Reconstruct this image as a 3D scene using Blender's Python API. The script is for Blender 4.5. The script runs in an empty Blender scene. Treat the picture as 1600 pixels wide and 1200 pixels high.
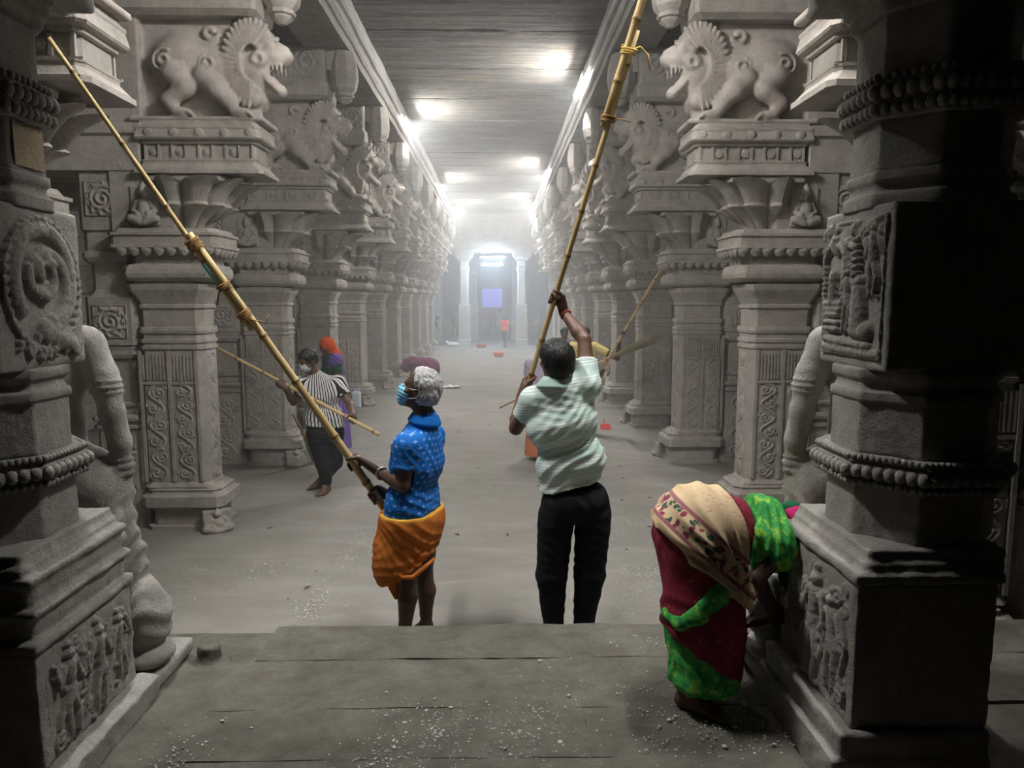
import bpy, math, random
import numpy as np
from math import sin, cos, pi, radians, sqrt, atan, atan2, floor

# ------------------------------------------------------------------ camera, world, exposure
SC = bpy.context.scene
COL = SC.collection
F_PX, EYE, Y_HOR, X_VP = 1110.0, 2.05, 466.0, 778.0
PITCH = atan((600 - Y_HOR) / F_PX)
YAW = atan((800 - X_VP) / F_PX)
cam_d = bpy.data.cameras.new('camera')
cam_d.sensor_width = 36.0
cam_d.lens = 36.0 * F_PX / 1600.0
cam_d.clip_start = 0.05
cam_d.clip_end = 200
cam = bpy.data.objects.new('camera', cam_d)
COL.objects.link(cam)
cam.location = (0, 0, EYE)
cam.rotation_euler = (pi / 2 - PITCH, 0, -YAW)
SC.camera = cam
SC.view_settings.view_transform = 'Standard'
SC.view_settings.look = 'None'
SC.view_settings.gamma = 1.0
SC.view_settings.use_curve_mapping = False
SC.view_settings.exposure = 2.05
world = bpy.data.worlds.new('world')
SC.world = world
world.use_nodes = True
world.node_tree.nodes['Background'].inputs[0].default_value = (0.30, 0.36, 0.5, 1)
world.node_tree.nodes['Background'].inputs[1].default_value = 0.0
TUBE_STRENGTH = 330.0
END_STRENGTH = 200.0
HAZE_NEAR, HAZE_FAR = 0.011, 0.032
HAZE_G = 0.15
try:
    SC.cycles.max_bounces = 6
    SC.cycles.diffuse_bounces = 4
    SC.cycles.volume_bounces = 1
    SC.cycles.glossy_bounces = 2
    SC.cycles.use_denoising = True
except Exception:
    pass

def at(px, py, Y):
    """world point seen at a pixel of the 1600x1200 photograph at hall depth Y"""
    a, b = (px - 800) / F_PX, (600 - py) / F_PX
    fy = cos(PITCH) + b * sin(PITCH)
    fz = -sin(PITCH) + b * cos(PITCH)
    X = a * cos(YAW) + fy * sin(YAW)
    Yd = -a * sin(YAW) + fy * cos(YAW)
    t = Y / Yd
    return np.array((X * t, Y, EYE + fz * t))

def onz(px, py, z=0.0):
    p = at(px, py, 1.0)
    t = (z - EYE) / (p[2] - EYE)
    return np.array((p[0] * t, t, z))

# ------------------------------------------------------------------ small maths
RNG = np.random.RandomState(7)
V = lambda *a: np.array(a, float)
def unit(v):
    v = np.asarray(v, float)
    return v / (np.linalg.norm(v) + 1e-12)

def vnoise(P, scale, seed=0):
    P = np.asarray(P, float) * scale
    I = np.floor(P).astype(np.int64)
    f = P - I
    f = f * f * (3 - 2 * f)
    out = np.zeros(len(P))
    for dx in (0, 1):
        for dy in (0, 1):
            for dz in (0, 1):
                h = ((I[:, 0] + dx) * 73856093) ^ ((I[:, 1] + dy) * 19349663) ^ ((I[:, 2] + dz) * 83492791) ^ (seed * 2654435761)
                h = (h ^ (h >> 13)) * 1274126177
                h = (h ^ (h >> 16)) & 0xffff
                w = (f[:, 0] if dx else 1 - f[:, 0]) * (f[:, 1] if dy else 1 - f[:, 1]) * (f[:, 2] if dz else 1 - f[:, 2])
                out += w * (h / 65535.0)
    return out * 2 - 1

# ------------------------------------------------------------------ mesh building
def make_mesh(name, verts, faces, mat=None, smooth=False, attrs=None):
    me = bpy.data.meshes.new(name)
    verts = np.asarray(verts, np.float32)
    if isinstance(faces, np.ndarray):
        n, k = faces.shape
        me.vertices.add(len(verts))
        me.vertices.foreach_set('co', verts.ravel())
        me.loops.add(n * k)
        me.loops.foreach_set('vertex_index', faces.astype(np.int32).ravel())
        me.polygons.add(n)
        me.polygons.foreach_set('loop_start', np.arange(0, n * k, k, dtype=np.int32))
        me.update(calc_edges=True)
    else:
        me.from_pydata(verts.tolist(), [], faces)
        me.update()
    if smooth:
        me.polygons.foreach_set('use_smooth', np.ones(len(me.polygons), bool))
    for k, a in (attrs or {}).items():
        at_ = me.attributes.new(k, 'FLOAT_VECTOR', 'POINT')
        at_.data.foreach_set('vector', np.asarray(a, np.float32).ravel())
    if mat:
        me.materials.append(mat)
    return me

def link(name, me, parent=None, loc=(0, 0, 0), rot=(0, 0, 0), scale=None):
    o = bpy.data.objects.new(name, me)
    COL.objects.link(o)
    o.location = loc
    o.rotation_euler = rot
    if scale is not None:
        o.scale = scale
    if parent is not None:
        o.parent = parent
    return o

def tag(o, label=None, cat=None, group=None, kind=None):
    if label: o['label'] = label
    if cat: o['category'] = cat
    if group: o['group'] = group
    if kind: o['kind'] = kind
    return o

def thing(name, label, cat, loc=(0, 0, 0), rotz=0.0, group=None):
    o = bpy.data.objects.new(name, None)
    COL.objects.link(o)
    o.location = loc
    o.rotation_euler = (0, 0, rotz)
    o.empty_display_size = 0.1
    return tag(o, label, cat, group)

class MB:
    """collects pieces of one mesh"""
    def __init__(s):
        s.v, s.f, s.n = [], [], 0
    def add(s, verts, faces):
        s.v.append(np.asarray(verts, float))
        s.f += [tuple(i + s.n for i in f) for f in faces]
        s.n += len(verts)
        return s
    def box(s, x0, x1, y0, y1, z0, z1, R=None, c=None):
        v = np.array([(x, y, z) for z in (z0, z1) for y in (y0, y1) for x in (x0, x1)], float)
        if R is not None: v = v @ np.asarray(R).T
        if c is not None: v = v + np.asarray(c)
        return s.add(v, [(0, 2, 3, 1), (4, 5, 7, 6), (0, 1, 5, 4), (2, 6, 7, 3), (0, 4, 6, 2), (1, 3, 7, 5)])
    def loft(s, rings, closed=True, caps=True):
        n = len(rings[0])
        v = np.concatenate([np.asarray(r, float) for r in rings])
        f = []
        for i in range(len(rings) - 1):
            for j in range(n if closed else n - 1):
                k = (j + 1) % n
                f.append((i * n + j, i * n + k, (i + 1) * n + k, (i + 1) * n + j))
        if caps and closed:
            f.append(tuple(range(n - 1, -1, -1)))
            b = (len(rings) - 1) * n
            f.append(tuple(range(b, b + n)))
        return s.add(v, f)
    def prof(s, prof, x0, x1, y0, y1, ch=0.0, sides=None):
        """rectangular stack: prof is [(z, offset)], corners chamfered by ch"""
        rings = []
        for z, o in prof:
            a0, a1, b0, b1 = x0 - o, x1 + o, y0 - o, y1 + o
            c = max(1e-4, ch)
            rings.append([(a0 + c, b0, z), (a1 - c, b0, z), (a1, b0 + c, z), (a1, b1 - c, z),
                          (a1 - c, b1, z), (a0 + c, b1, z), (a0, b1 - c, z), (a0, b0 + c, z)])
        return s.loft(rings)
    def lathe(s, prof, c=(0, 0, 0), n=16, ph=0.0, sx=1.0, sy=1.0):
        rings = [[(c[0] + r * sx * cos(ph + 2 * pi * k / n), c[1] + r * sy * sin(ph + 2 * pi * k / n), c[2] + z) for k in range(n)] for z, r in prof]
        return s.loft(rings)
    def tube(s, pts, rad, n=8, caps=True):
        pts = [np.asarray(p, float) for p in pts]
        rad = [rad] * len(pts) if np.isscalar(rad) else list(rad)
        rings, up = [], None
        for i, p in enumerate(pts):
            d = unit(pts[min(i + 1, len(pts) - 1)] - pts[max(i - 1, 0)])
            if up is None:
                up = V(0, 0, 1) if abs(d[2]) < .9 else V(1, 0, 0)
            a = unit(np.cross(d, up)); b = np.cross(a, d); up = b
            rings.append([p + rad[i] * (cos(2 * pi * k / n) * a + sin(2 * pi * k / n) * b) for k in range(n)])
        return s.loft(rings, True, caps)
    def ball(s, c, r, nu=10, nv=6):
        r = np.asarray(r if np.ndim(r) else (r, r, r), float)
        rings = []
        for i in range(nv + 1):
            t = pi * (i / nv) - pi / 2
            t = max(-pi / 2 + .02, min(pi / 2 - .02, t))
            rings.append([(c[0] + r[0] * cos(t) * cos(2 * pi * k / nu), c[1] + r[1] * cos(t) * sin(2 * pi * k / nu), c[2] + r[2] * sin(t)) for k in range(nu)])
        return s.loft(rings)
    def mesh(s, name, mat=None, smooth=False):
        return make_mesh(name, np.concatenate(s.v), s.f, mat, smooth)
    def obj(s, name, mat=None, parent=None, loc=(0, 0, 0), smooth=False, rot=(0, 0, 0)):
        return link(name, s.mesh(name, mat, smooth), parent, loc, rot)

# ------------------------------------------------------------------ signed-distance sculpting
class Sdf:
    def __init__(s, lo, hi, h):
        s.h, s.lo = h, np.asarray(lo, float) - 3 * h
        hi = np.asarray(hi, float) + 3 * h
        s.n = np.ceil((hi - s.lo) / h).astype(int) + 1
        s.ax = [s.lo[i] + h * np.arange(s.n[i]) for i in range(3)]
        s.d = np.full(s.n, 0.25, np.float32)
    def _win(s, lo, hi, m):
        sl = []
        for i in range(3):
            a = max(0, int(floor((lo[i] - m - s.lo[i]) / s.h)))
            b = min(s.n[i], int(floor((hi[i] + m - s.lo[i]) / s.h)) + 2)
            if b <= a: return None
            sl.append(slice(a, b))
        return tuple(sl)
    def _pts(s, sl):
        return (s.ax[0][sl[0]][:, None, None], s.ax[1][sl[1]][None, :, None], s.ax[2][sl[2]][None, None, :])
    def _merge(s, sl, n, k, sub=False):
        d = s.d[sl]
        n = n.astype(np.float32)
        if sub:
            if k > 0:
                h = np.clip(.5 - .5 * (d + n) / k, 0, 1)
                s.d[sl] = d * (1 - h) - n * h + k * h * (1 - h)
            else:
                s.d[sl] = np.maximum(d, -n)
        elif k > 0:
            h = np.clip(.5 + .5 * (n - d) / k, 0, 1)
            s.d[sl] = n * (1 - h) + d * h - k * h * (1 - h)
        else:
            s.d[sl] = np.minimum(d, n)
    def cap(s, a, b, ra, rb=None, k=.02, sub=False, flat=None):
        a, b = np.asarray(a, float), np.asarray(b, float)
        rb = ra if rb is None else rb
        r = max(ra, rb)
        sl = s._win(np.minimum(a, b) - r, np.maximum(a, b) + r, k + 2 * s.h)
        if sl is None: return s
        X, Y, Z = s._pts(sl)
        ba = b - a
        L = float(ba @ ba) + 1e-12
        t = np.clip(((X - a[0]) * ba[0] + (Y - a[1]) * ba[1] + (Z - a[2]) * ba[2]) / L, 0, 1)
        n = np.sqrt((X - a[0] - t * ba[0]) ** 2 + (Y - a[1] - t * ba[1]) ** 2 + (Z - a[2] - t * ba[2]) ** 2) - (ra + (rb - ra) * t)
        if flat is not None:           # cut flat at b
            u = unit(ba)
            pl = (X - b[0]) * u[0] + (Y - b[1]) * u[1] + (Z - b[2]) * u[2]
            n = np.maximum(n, pl)
        s._merge(sl, n, k, sub)
        return s
    def chain(s, pts, rad, k=.02, sub=False):
        rad = [rad] * len(pts) if np.isscalar(rad) else rad
        for i in range(len(pts) - 1):
            s.cap(pts[i], pts[i + 1], rad[i], rad[i + 1], k, sub)
        return s
    def ell(s, c, r, R=None, k=.02, sub=False):
        c, r = np.asarray(c, float), np.asarray(r if np.ndim(r) else (r, r, r), float)
        m = r if R is None else np.sqrt((np.asarray(R) ** 2) @ (r ** 2))
        sl = s._win(c - m, c + m, k + 2 * s.h)
        if sl is None: return s
        X, Y, Z = s._pts(sl)
        P = (X - c[0], Y - c[1], Z - c[2])
        if R is not None:
            R = np.asarray(R)
            P = [P[0] * R[0, i] + P[1] * R[1, i] + P[2] * R[2, i] for i in range(3)]
        k0 = np.sqrt((P[0] / r[0]) ** 2 + (P[1] / r[1]) ** 2 + (P[2] / r[2]) ** 2)
        k1 = np.sqrt((P[0] / r[0] ** 2) ** 2 + (P[1] / r[1] ** 2) ** 2 + (P[2] / r[2] ** 2) ** 2) + 1e-9
        s._merge(sl, k0 * (k0 - 1) / k1, k, sub)
        return s
    def box(s, c, hf, R=None, rnd=.01, k=.0, sub=False):
        c, hf = np.asarray(c, float), np.asarray(hf, float)
        m = hf if R is None else np.abs(np.asarray(R)) @ hf
        sl = s._win(c - m, c + m, k + 2 * s.h)
        if sl is None: return s
        X, Y, Z = s._pts(sl)
        P = (X - c[0], Y - c[1], Z - c[2])
        if R is not None:
            R = np.asarray(R)
            P = [P[0] * R[0, i] + P[1] * R[1, i] + P[2] * R[2, i] for i in range(3)]
        q = [np.abs(P[i]) - hf[i] + rnd for i in range(3)]
        n = np.sqrt(np.maximum(q[0], 0) ** 2 + np.maximum(q[1], 0) ** 2 + np.maximum(q[2], 0) ** 2) + np.minimum(np.maximum(np.maximum(q[0], q[1]), q[2]), 0) - rnd
        s._merge(sl, n, k, sub)
        return s
    def clip(s, p, n, k=0):
        """remove everything on the n side of the plane through p"""
        n, p = unit(n), np.asarray(p, float)
        X, Y, Z = s.ax[0][:, None, None], s.ax[1][None, :, None], s.ax[2][None, None, :]
        pl = ((X - p[0]) * n[0] + (Y - p[1]) * n[1] + (Z - p[2]) * n[2]).astype(np.float32)
        s.d = np.maximum(s.d, pl)
        return s
    def minus(s, other, off=0.0):
        s.d = np.maximum(s.d, -(other.d + off)); return s
    def surface(s):
        d = s.d
        d[0] = d[-1] = .25; d[:, 0] = d[:, -1] = .25; d[:, :, 0] = d[:, :, -1] = .25
        ins = d < 0
        cnt = np.zeros(np.array(d.shape) - 1, np.int8)
        sl = lambda o, n: slice(o, n - 1 + o)
        offs = [(i, j, k) for i in (0, 1) for j in (0, 1) for k in (0, 1)]
        for o in offs:
            cnt += ins[sl(o[0], d.shape[0]), sl(o[1], d.shape[1]), sl(o[2], d.shape[2])]
        act = (cnt > 0) & (cnt < 8)
        idx = np.argwhere(act)
        vid = np.full(act.shape, -1, np.int32)
        vid[act] = np.arange(len(idx))
        c = {o: d[idx[:, 0] + o[0], idx[:, 1] + o[1], idx[:, 2] + o[2]] for o in offs}
        acc = np.zeros((len(idx), 3)); num = np.zeros(len(idx))
        for axis in range(3):
            for o in offs:
                if o[axis]: continue
                o2 = list(o); o2[axis] = 1; o2 = tuple(o2)
                a, b = c[o], c[o2]
                m = (a < 0) != (b < 0)
                t = np.where(m, a / np.where(m, a - b, 1), 0)
                p = np.array(o, float)[None] + 0 * acc
                p[:, axis] += t
                acc += p * m[:, None]; num += m
        verts = s.lo + s.h * (idx + acc / num[:, None])
        quads = []
        for axis in range(3):
            u, w = (axis + 1) % 3, (axis + 2) % 3
            A = [slice(None)] * 3; B = [slice(None)] * 3
            A[axis] = slice(0, -1); B[axis] = slice(1, None)
            a, b = ins[tuple(A)], ins[tuple(B)]
            e = np.argwhere(a != b)
            e = e[(e[:, u] > 0) & (e[:, w] > 0) & (e[:, u] < d.shape[u] - 1) & (e[:, w] < d.shape[w] - 1)]
            fl = a[e[:, 0], e[:, 1], e[:, 2]]
            q = []
            for du, dw in ((-1, -1), (0, -1), (0, 0), (-1, 0)):
                f = e.copy(); f[:, u] += du; f[:, w] += dw
                q.append(vid[f[:, 0], f[:, 1], f[:, 2]])
            q = np.stack(q, 1)
            q[~fl] = q[~fl][:, ::-1]
            quads.append(q)
        quads = np.concatenate(quads)
        return verts, quads[(quads >= 0).all(1)]

def vnormals(v, f):
    n = np.cross(v[f[:, 2]] - v[f[:, 0]], v[f[:, 3]] - v[f[:, 1]])
    out = np.zeros_like(v)
    for k in range(4):
        np.add.at(out, f[:, k], n)
    return out / (np.linalg.norm(out, axis=1)[:, None] + 1e-12)

def relax(v, f, it=1, w=.5):
    for _ in range(it):
        acc = np.zeros_like(v); num = np.zeros(len(v))
        for k in range(4):
            np.add.at(acc, f[:, k], v[f[:, (k + 1) % 4]] + v[f[:, (k + 3) % 4]])
            np.add.at(num, f[:, k], 2)
        v = v * (1 - w) + w * acc / np.maximum(num, 1)[:, None]
    return v

# ------------------------------------------------------------------ carved relief panels
def relief(w, h, res, strokes, depth=0.0, rough=.0015, seed=1, border=0.0, bh=.01):
    """height field; panel lies in local x (width) and z (height), carved towards -y"""
    nx, nz = int(w / res) + 1, int(h / res) + 1
    xs, zs = np.linspace(0, w, nx), np.linspace(0, h, nz)
    H = np.zeros((nx, nz))
    for pts, r, ht in strokes:
        pts = np.atleast_2d(np.asarray(pts, float))
        if len(pts) == 1: pts = np.vstack([pts, pts + 1e-6])
        rr = np.linspace(r[0], r[1], len(pts)) if np.ndim(r) else np.full(len(pts), r)
        for i in range(len(pts) - 1):
            a, b, R = pts[i], pts[i + 1], max(rr[i], rr[i + 1])
            i0, i1 = np.searchsorted(xs, [min(a[0], b[0]) - R, max(a[0], b[0]) + R])
            j0, j1 = np.searchsorted(zs, [min(a[1], b[1]) - R, max(a[1], b[1]) + R])
            if i1 <= i0 or j1 <= j0: continue
            X, Z = xs[i0:i1][:, None], zs[j0:j1][None]
            ba = b - a
            t = np.clip(((X - a[0]) * ba[0] + (Z - a[1]) * ba[1]) / (ba @ ba + 1e-12), 0, 1)
            d2 = ((X - a[0] - t * ba[0]) ** 2 + (Z - a[1] - t * ba[1]) ** 2) / (rr[i] + (rr[i + 1] - rr[i]) * t) ** 2
            H[i0:i1, j0:j1] = np.maximum(H[i0:i1, j0:j1], ht * np.sqrt(np.clip(1 - d2, 0, 1)))
    if border:
        e = np.minimum(np.minimum(xs[:, None], w - xs[:, None]), np.minimum(zs[None], h - zs[None]))
        H = np.where(e < border, bh, H)
    XX, ZZ = np.meshgrid(xs, zs, indexing='ij')
    P = np.stack([XX.ravel(), -H.ravel() - depth, ZZ.ravel()], 1)
    P[:, 1] -= rough * vnoise(P * [1, 0, 1], 60, seed) + rough * vnoise(P * [1, 0, 1], 140, seed + 3)
    e = np.minimum(np.minimum(XX, w - XX), np.minimum(ZZ, h - ZZ)).ravel() < 1e-9
    P[e, 1] = .02
    i = np.arange(nx * nz).reshape(nx, nz)
    q = np.stack([i[:-1, :-1], i[1:, :-1], i[1:, 1:], i[:-1, 1:]], -1).reshape(-1, 4)
    return P, q

def spiral(cx, cz, r0, r1, a0, turns, n=24):
    t = np.linspace(0, 1, n)
    r = r0 + (r1 - r0) * t
    a = a0 + turns * 2 * pi * t
    return np.stack([cx + r * np.cos(a), cz + r * np.sin(a)], 1)

def vine(w, h, lobes, r=.008, ht=.012, seed=0, leaf=True):
    """sinuous creeper with a curl and leaves in every lobe"""
    rg = np.random.RandomState(seed)
    S = []
    t = np.linspace(0, 1, 12 * lobes)
    A = w * .30
    S.append((np.stack([w / 2 + A * np.sin(t * pi * lobes), t * h], 1), r, ht))
    for k in range(lobes):
        zc = (k + .5) * h / lobes
        sg = -1 if k % 2 == 0 else 1
        cx = w / 2 + sg * w * .14
        R = min(w * .26, h / lobes * .36)
        S.append((spiral(cx, zc, R, R * .15, (0 if sg < 0 else pi), sg * 1.4), (r, r * .8), ht * .9))
        S.append(([(cx, zc)], R * .28, ht))
        if leaf:
            for j in range(5):
                a = rg.uniform(0, 2 * pi)
                p = np.array((cx + R * 1.25 * cos(a), zc + R * 1.25 * sin(a)))
                S.append(([p, p + R * .45 * np.array((cos(a + .9), sin(a + .9)))], (r * 1.1, r * .4), ht * .7))
    return S

# ------------------------------------------------------------------ materials
class NT:
    def __init__(s, name):
        s.m = bpy.data.materials.new(name)
        s.m.use_nodes = True
        s.t = s.m.node_tree
        s.t.nodes.clear()
        s.out = s.t.nodes.new('ShaderNodeOutputMaterial')
        s.b = s.n('ShaderNodeBsdfPrincipled')
        s.t.links.new(s.b.outputs[0], s.out.inputs[0])
    def n(s, typ, **kw):
        nd = s.t.nodes.new(typ)
        for k, v in kw.items():
            setattr(nd, k, v)
        return nd
    def l(s, a, b):
        s.t.links.new(a, b)
    def val(s, sock, v):
        if hasattr(v, 'is_linked') or isinstance(v, bpy.types.NodeSocket):
            s.l(v, sock)
        else:
            sock.default_value = v
    def noise(s, vec, scale, detail=3, rough=.55, dist=0.0):
        nd = s.n('ShaderNodeTexNoise')
        s.l(vec, nd.inputs['Vector'])
        nd.inputs['Scale'].default_value = scale
        nd.inputs['Detail'].default_value = detail
        nd.inputs['Roughness'].default_value = rough
        nd.inputs['Distortion'].default_value = dist
        return nd.outputs['Fac']
    def ramp(s, fac, stops):
        nd = s.n('ShaderNodeValToRGB')
        e = nd.color_ramp.elements
        while len(e) < len(stops): e.new(0.5)
        for i, (p, c) in enumerate(stops):
            e[i].position = p
            e[i].color = (c[0], c[1], c[2], 1) if np.ndim(c) else (c, c, c, 1)
        s.l(fac, nd.inputs[0])
        return nd.outputs[0]
    def mix(s, fac, a, b, mode='MIX'):
        nd = s.n('ShaderNodeMix', data_type='RGBA', blend_type=mode)
        s.val(nd.inputs[0], fac)
        for k, v in ((6, a), (7, b)):
            if isinstance(v, bpy.types.NodeSocket): s.l(v, nd.inputs[k])
            else: nd.inputs[k].default_value = (v[0], v[1], v[2], 1)
        return nd.outputs[2]
    def math(s, op, a, b=None, c=None):
        nd = s.n('ShaderNodeMath', operation=op)
        for i, v in enumerate((a, b, c)):
            if v is not None: s.val(nd.inputs[i], v)
        return nd.outputs[0]
    def mapv(s, vec, scale=(1, 1, 1), rot=(0, 0, 0)):
        nd = s.n('ShaderNodeMapping')
        s.l(vec, nd.inputs[0])
        nd.inputs['Scale'].default_value = scale
        nd.inputs['Rotation'].default_value = rot
        return nd.outputs[0]
    def pos(s):
        return s.n('ShaderNodeNewGeometry').outputs['Position']
    def objc(s):
        return s.n('ShaderNodeTexCoord').outputs['Object']
    def attr(s, name):
        nd = s.n('ShaderNodeAttribute', attribute_name=name)
        sp = s.n('ShaderNodeSeparateXYZ')
        s.l(nd.outputs['Vector'], sp.inputs[0])
        return nd.outputs['Vector'], sp.outputs[0], sp.outputs[1], sp.outputs[2]
    def bump(s, h, dist=.01, strength=.6, prev=None):
        nd = s.n('ShaderNodeBump')
        nd.inputs['Strength'].default_value = strength
        nd.inputs['Distance'].default_value = dist
        s.l(h, nd.inputs['Height'])
        if prev is not None: s.l(prev, nd.inputs['Normal'])
        return nd.outputs[0]
    def done(s, col, rough=.9, nrm=None, spec=.2):
        if isinstance(col, bpy.types.NodeSocket): s.l(col, s.b.inputs['Base Color'])
        else: s.b.inputs['Base Color'].default_value = (col[0], col[1], col[2], 1)
        s.val(s.b.inputs['Roughness'], rough)
        s.b.inputs['Specular IOR Level'].default_value = spec
        if nrm is not None: s.l(nrm, s.b.inputs['Normal'])
        return s.m

def stone_mat(name, dark, mid, light, bump=.5, fine=220, warm=None):
    t = NT(name)
    p = t.pos()
    big = t.noise(p, 1.3, 4, .6)
    med = t.noise(p, 9, 5, .65)
    c = t.ramp(t.math('ADD', t.math('MULTIPLY', big, .5), t.math('MULTIPLY', med, .5)), [(.37, dark), (.5, mid), (.62, light)])
    if warm:
        c = t.mix(t.math('MULTIPLY', t.ramp(t.noise(p, 3.1, 3), [(.55, 0), (.7, 1)]), .55), c, warm)
    sp = t.noise(p, fine, 2, .7)
    c = t.mix(.30, c, t.ramp(sp, [(.35, (.10, .095, .09)), (.6, (.62, .59, .55))]), 'MIX')
    n1 = t.bump(t.noise(p, 26, 6, .75), .022, bump)
    n2 = t.bump(sp, .003, bump, n1)
    return t.done(c, .93, n2, .15)

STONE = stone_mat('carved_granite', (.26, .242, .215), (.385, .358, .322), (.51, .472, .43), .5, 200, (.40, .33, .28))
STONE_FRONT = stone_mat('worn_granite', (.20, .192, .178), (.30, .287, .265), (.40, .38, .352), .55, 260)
STONE_YALI = stone_mat('pale_granite', (.30, .27, .245), (.43, .385, .355), (.56, .505, .465), .35, 260, (.50, .40, .33))

def plain(name, col, rough=.6, spec=.3):
    t = NT(name)
    return t.done(col, rough, None, spec)

def floor_mat():
    t = NT('dusty_floor')
    p = t.pos()
    st = t.noise(t.mapv(p, (.8, 1.9, 1), (0, 0, .3)), 1.7, 6, .62, .7)
    big = t.noise(p, .55, 4)
    c = t.ramp(t.math('ADD', t.math('MULTIPLY', st, .55), t.math('MULTIPLY', big, .45)), [(.3, (.19, .182, .164)), (.5, (.25, .238, .217)), (.68, (.32, .305, .28))])
    dust = t.ramp(t.noise(p, 70, 3, .8), [(.66, 0), (.74, 1)])
    clus = t.ramp(t.noise(p, 1.1, 2), [(.52, 0), (.68, 1)])
    c = t.mix(t.math('MULTIPLY', t.math('MULTIPLY', dust, clus), .55), c, (.66, .65, .62))
    n = t.bump(t.noise(p, 14, 5, .65), .015, .35)
    n = t.bump(t.noise(p, 160, 2), .003, .4, n)
    return t.done(c, .85, n, .2)

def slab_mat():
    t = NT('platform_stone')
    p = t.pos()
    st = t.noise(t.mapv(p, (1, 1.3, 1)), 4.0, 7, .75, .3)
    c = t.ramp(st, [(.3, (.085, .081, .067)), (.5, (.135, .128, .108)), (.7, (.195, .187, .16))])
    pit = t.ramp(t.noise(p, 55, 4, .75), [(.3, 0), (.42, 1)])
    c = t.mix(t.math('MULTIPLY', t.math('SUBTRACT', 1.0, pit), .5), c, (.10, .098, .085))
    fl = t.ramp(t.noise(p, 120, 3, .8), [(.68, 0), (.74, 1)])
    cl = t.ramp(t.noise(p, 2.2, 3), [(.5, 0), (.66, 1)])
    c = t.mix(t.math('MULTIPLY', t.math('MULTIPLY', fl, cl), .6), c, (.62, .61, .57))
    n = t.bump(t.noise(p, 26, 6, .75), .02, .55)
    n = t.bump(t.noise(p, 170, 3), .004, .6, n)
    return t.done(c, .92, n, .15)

def ceil_mat():
    t = NT('ceiling_stone')
    p = t.pos()
    st = t.noise(t.mapv(p, (.35, 5.0, 1)), 2.4, 6, .7, .3)
    fine = t.noise(t.mapv(p, (1.0, 7, 1)), 9, 4, .7)
    c = t.ramp(t.math('ADD', t.math('MULTIPLY', st, .6), t.math('MULTIPLY', fine, .4)), [(.34, (.055, .052, .05)), (.48, (.135, .128, .12)), (.62, (.25, .232, .205))])
    stain = t.ramp(t.noise(p, 1.6, 4), [(.56, 0), (.72, 1)])
    c = t.mix(t.math('MULTIPLY', stain, .35), c, (.34, .24, .15))
    n = t.bump(st, .05, .8)
    n = t.bump(t.noise(p, 40, 5, .75), .02, .8, n)
    return t.done(c, .92, n, .15)

FLOOR_M, SLAB_M, CEIL_M = floor_mat(), slab_mat(), ceil_mat()
STEEL = plain('grey_conduit', (.42, .43, .44), .5, .4)
YELLOWED = stone_mat('ochre_stained_stone', (.24, .18, .10), (.34, .255, .14), (.42, .32, .18), .5, 220)

def emit_mat(name, col, s):
    m = bpy.data.materials.new(name)
    m.use_nodes = True
    nt = m.node_tree
    nt.nodes.clear()
    o = nt.nodes.new('ShaderNodeOutputMaterial'); e = nt.nodes.new('ShaderNodeEmission')
    e.inputs[0].default_value = (*col, 1); e.inputs[1].default_value = s
    nt.links.new(e.outputs[0], o.inputs[0])
    return m

TUBE_M = emit_mat('tube_light_glow', (1.0, .985, .95), TUBE_STRENGTH)
TUBE_END_M = emit_mat('far_tube_glow', (.52, .74, 1.0), END_STRENGTH)

# ------------------------------------------------------------------ setting: floor, platform, ceiling, walls
HX0, HX1 = -2.47, 2.13          # inner faces of the two colonnades
PITCH_Y, P1Y = 2.48, 6.18       # bay length, front face of the first free pillar
CEIL_Z, BEAM_Z = 5.6, 4.95

def grid_floor():
    xs, ys = np.linspace(-9, 9, 91), np.concatenate([np.linspace(3.0, 14, 100), np.linspace(14.3, 60, 80)])
    X, Y = np.meshgrid(xs, ys, indexing='ij')
    P = np.stack([X.ravel(), Y.ravel(), 0 * X.ravel()], 1)
    P[:, 2] = .004 * vnoise(P, 1.3, 5) - .004
    i = np.arange(X.size).reshape(X.shape)
    q = np.stack([i[:-1, :-1], i[1:, :-1], i[1:, 1:], i[:-1, 1:]], -1).reshape(-1, 4)
    o = link('floor', make_mesh('floor', P, q, FLOOR_M, True))
    tag(o, 'dusty grey floor of the pillared hall', kind='structure')
grid_floor()

def slab_mesh(w, d, t, seed, chip=.006):
    """a dressed stone slab, top at z=0, edges worn"""
    nx, ny = max(6, int(w / .09)), max(4, int(d / .09))
    xs, ys = np.linspace(0, w, nx), np.linspace(0, d, ny)
    X, Y = np.meshgrid(xs, ys, indexing='ij')
    P = np.stack([X.ravel(), Y.ravel(), 0 * X.ravel()], 1)
    e = np.minimum(np.minimum(X, w - X), np.minimum(Y, d - Y)).ravel()
    P[:, 2] = .005 * vnoise(P, 4, seed) - np.where(e < 1e-6, chip * (1 + vnoise(P, 9, seed + 2)), 0)
    P[:, 0] += np.where(e < 1e-6, .003 * vnoise(P, 12, seed + 5), 0)
    P[:, 1] += np.where(e < 1e-6, .004 * vnoise(P, 12, seed + 7), 0)
    i = np.arange(X.size).reshape(X.shape)
    q = [tuple(r) for r in np.stack([i[:-1, :-1], i[1:, :-1], i[1:, 1:], i[:-1, 1:]], -1).reshape(-1, 4)]
    loop = list(i[:, 0]) + list(i[-1, 1:]) + list(i[-2::-1, -1]) + list(i[0, -2:0:-1])
    n = len(P)
    B = P[loop].copy(); B[:, 2] = -t
    P = np.concatenate([P, B])
    m = len(loop)
    for k in range(m):
        q.append((loop[k], n + k, n + (k + 1) % m, loop[(k + 1) % m]))
    return P, q

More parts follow.
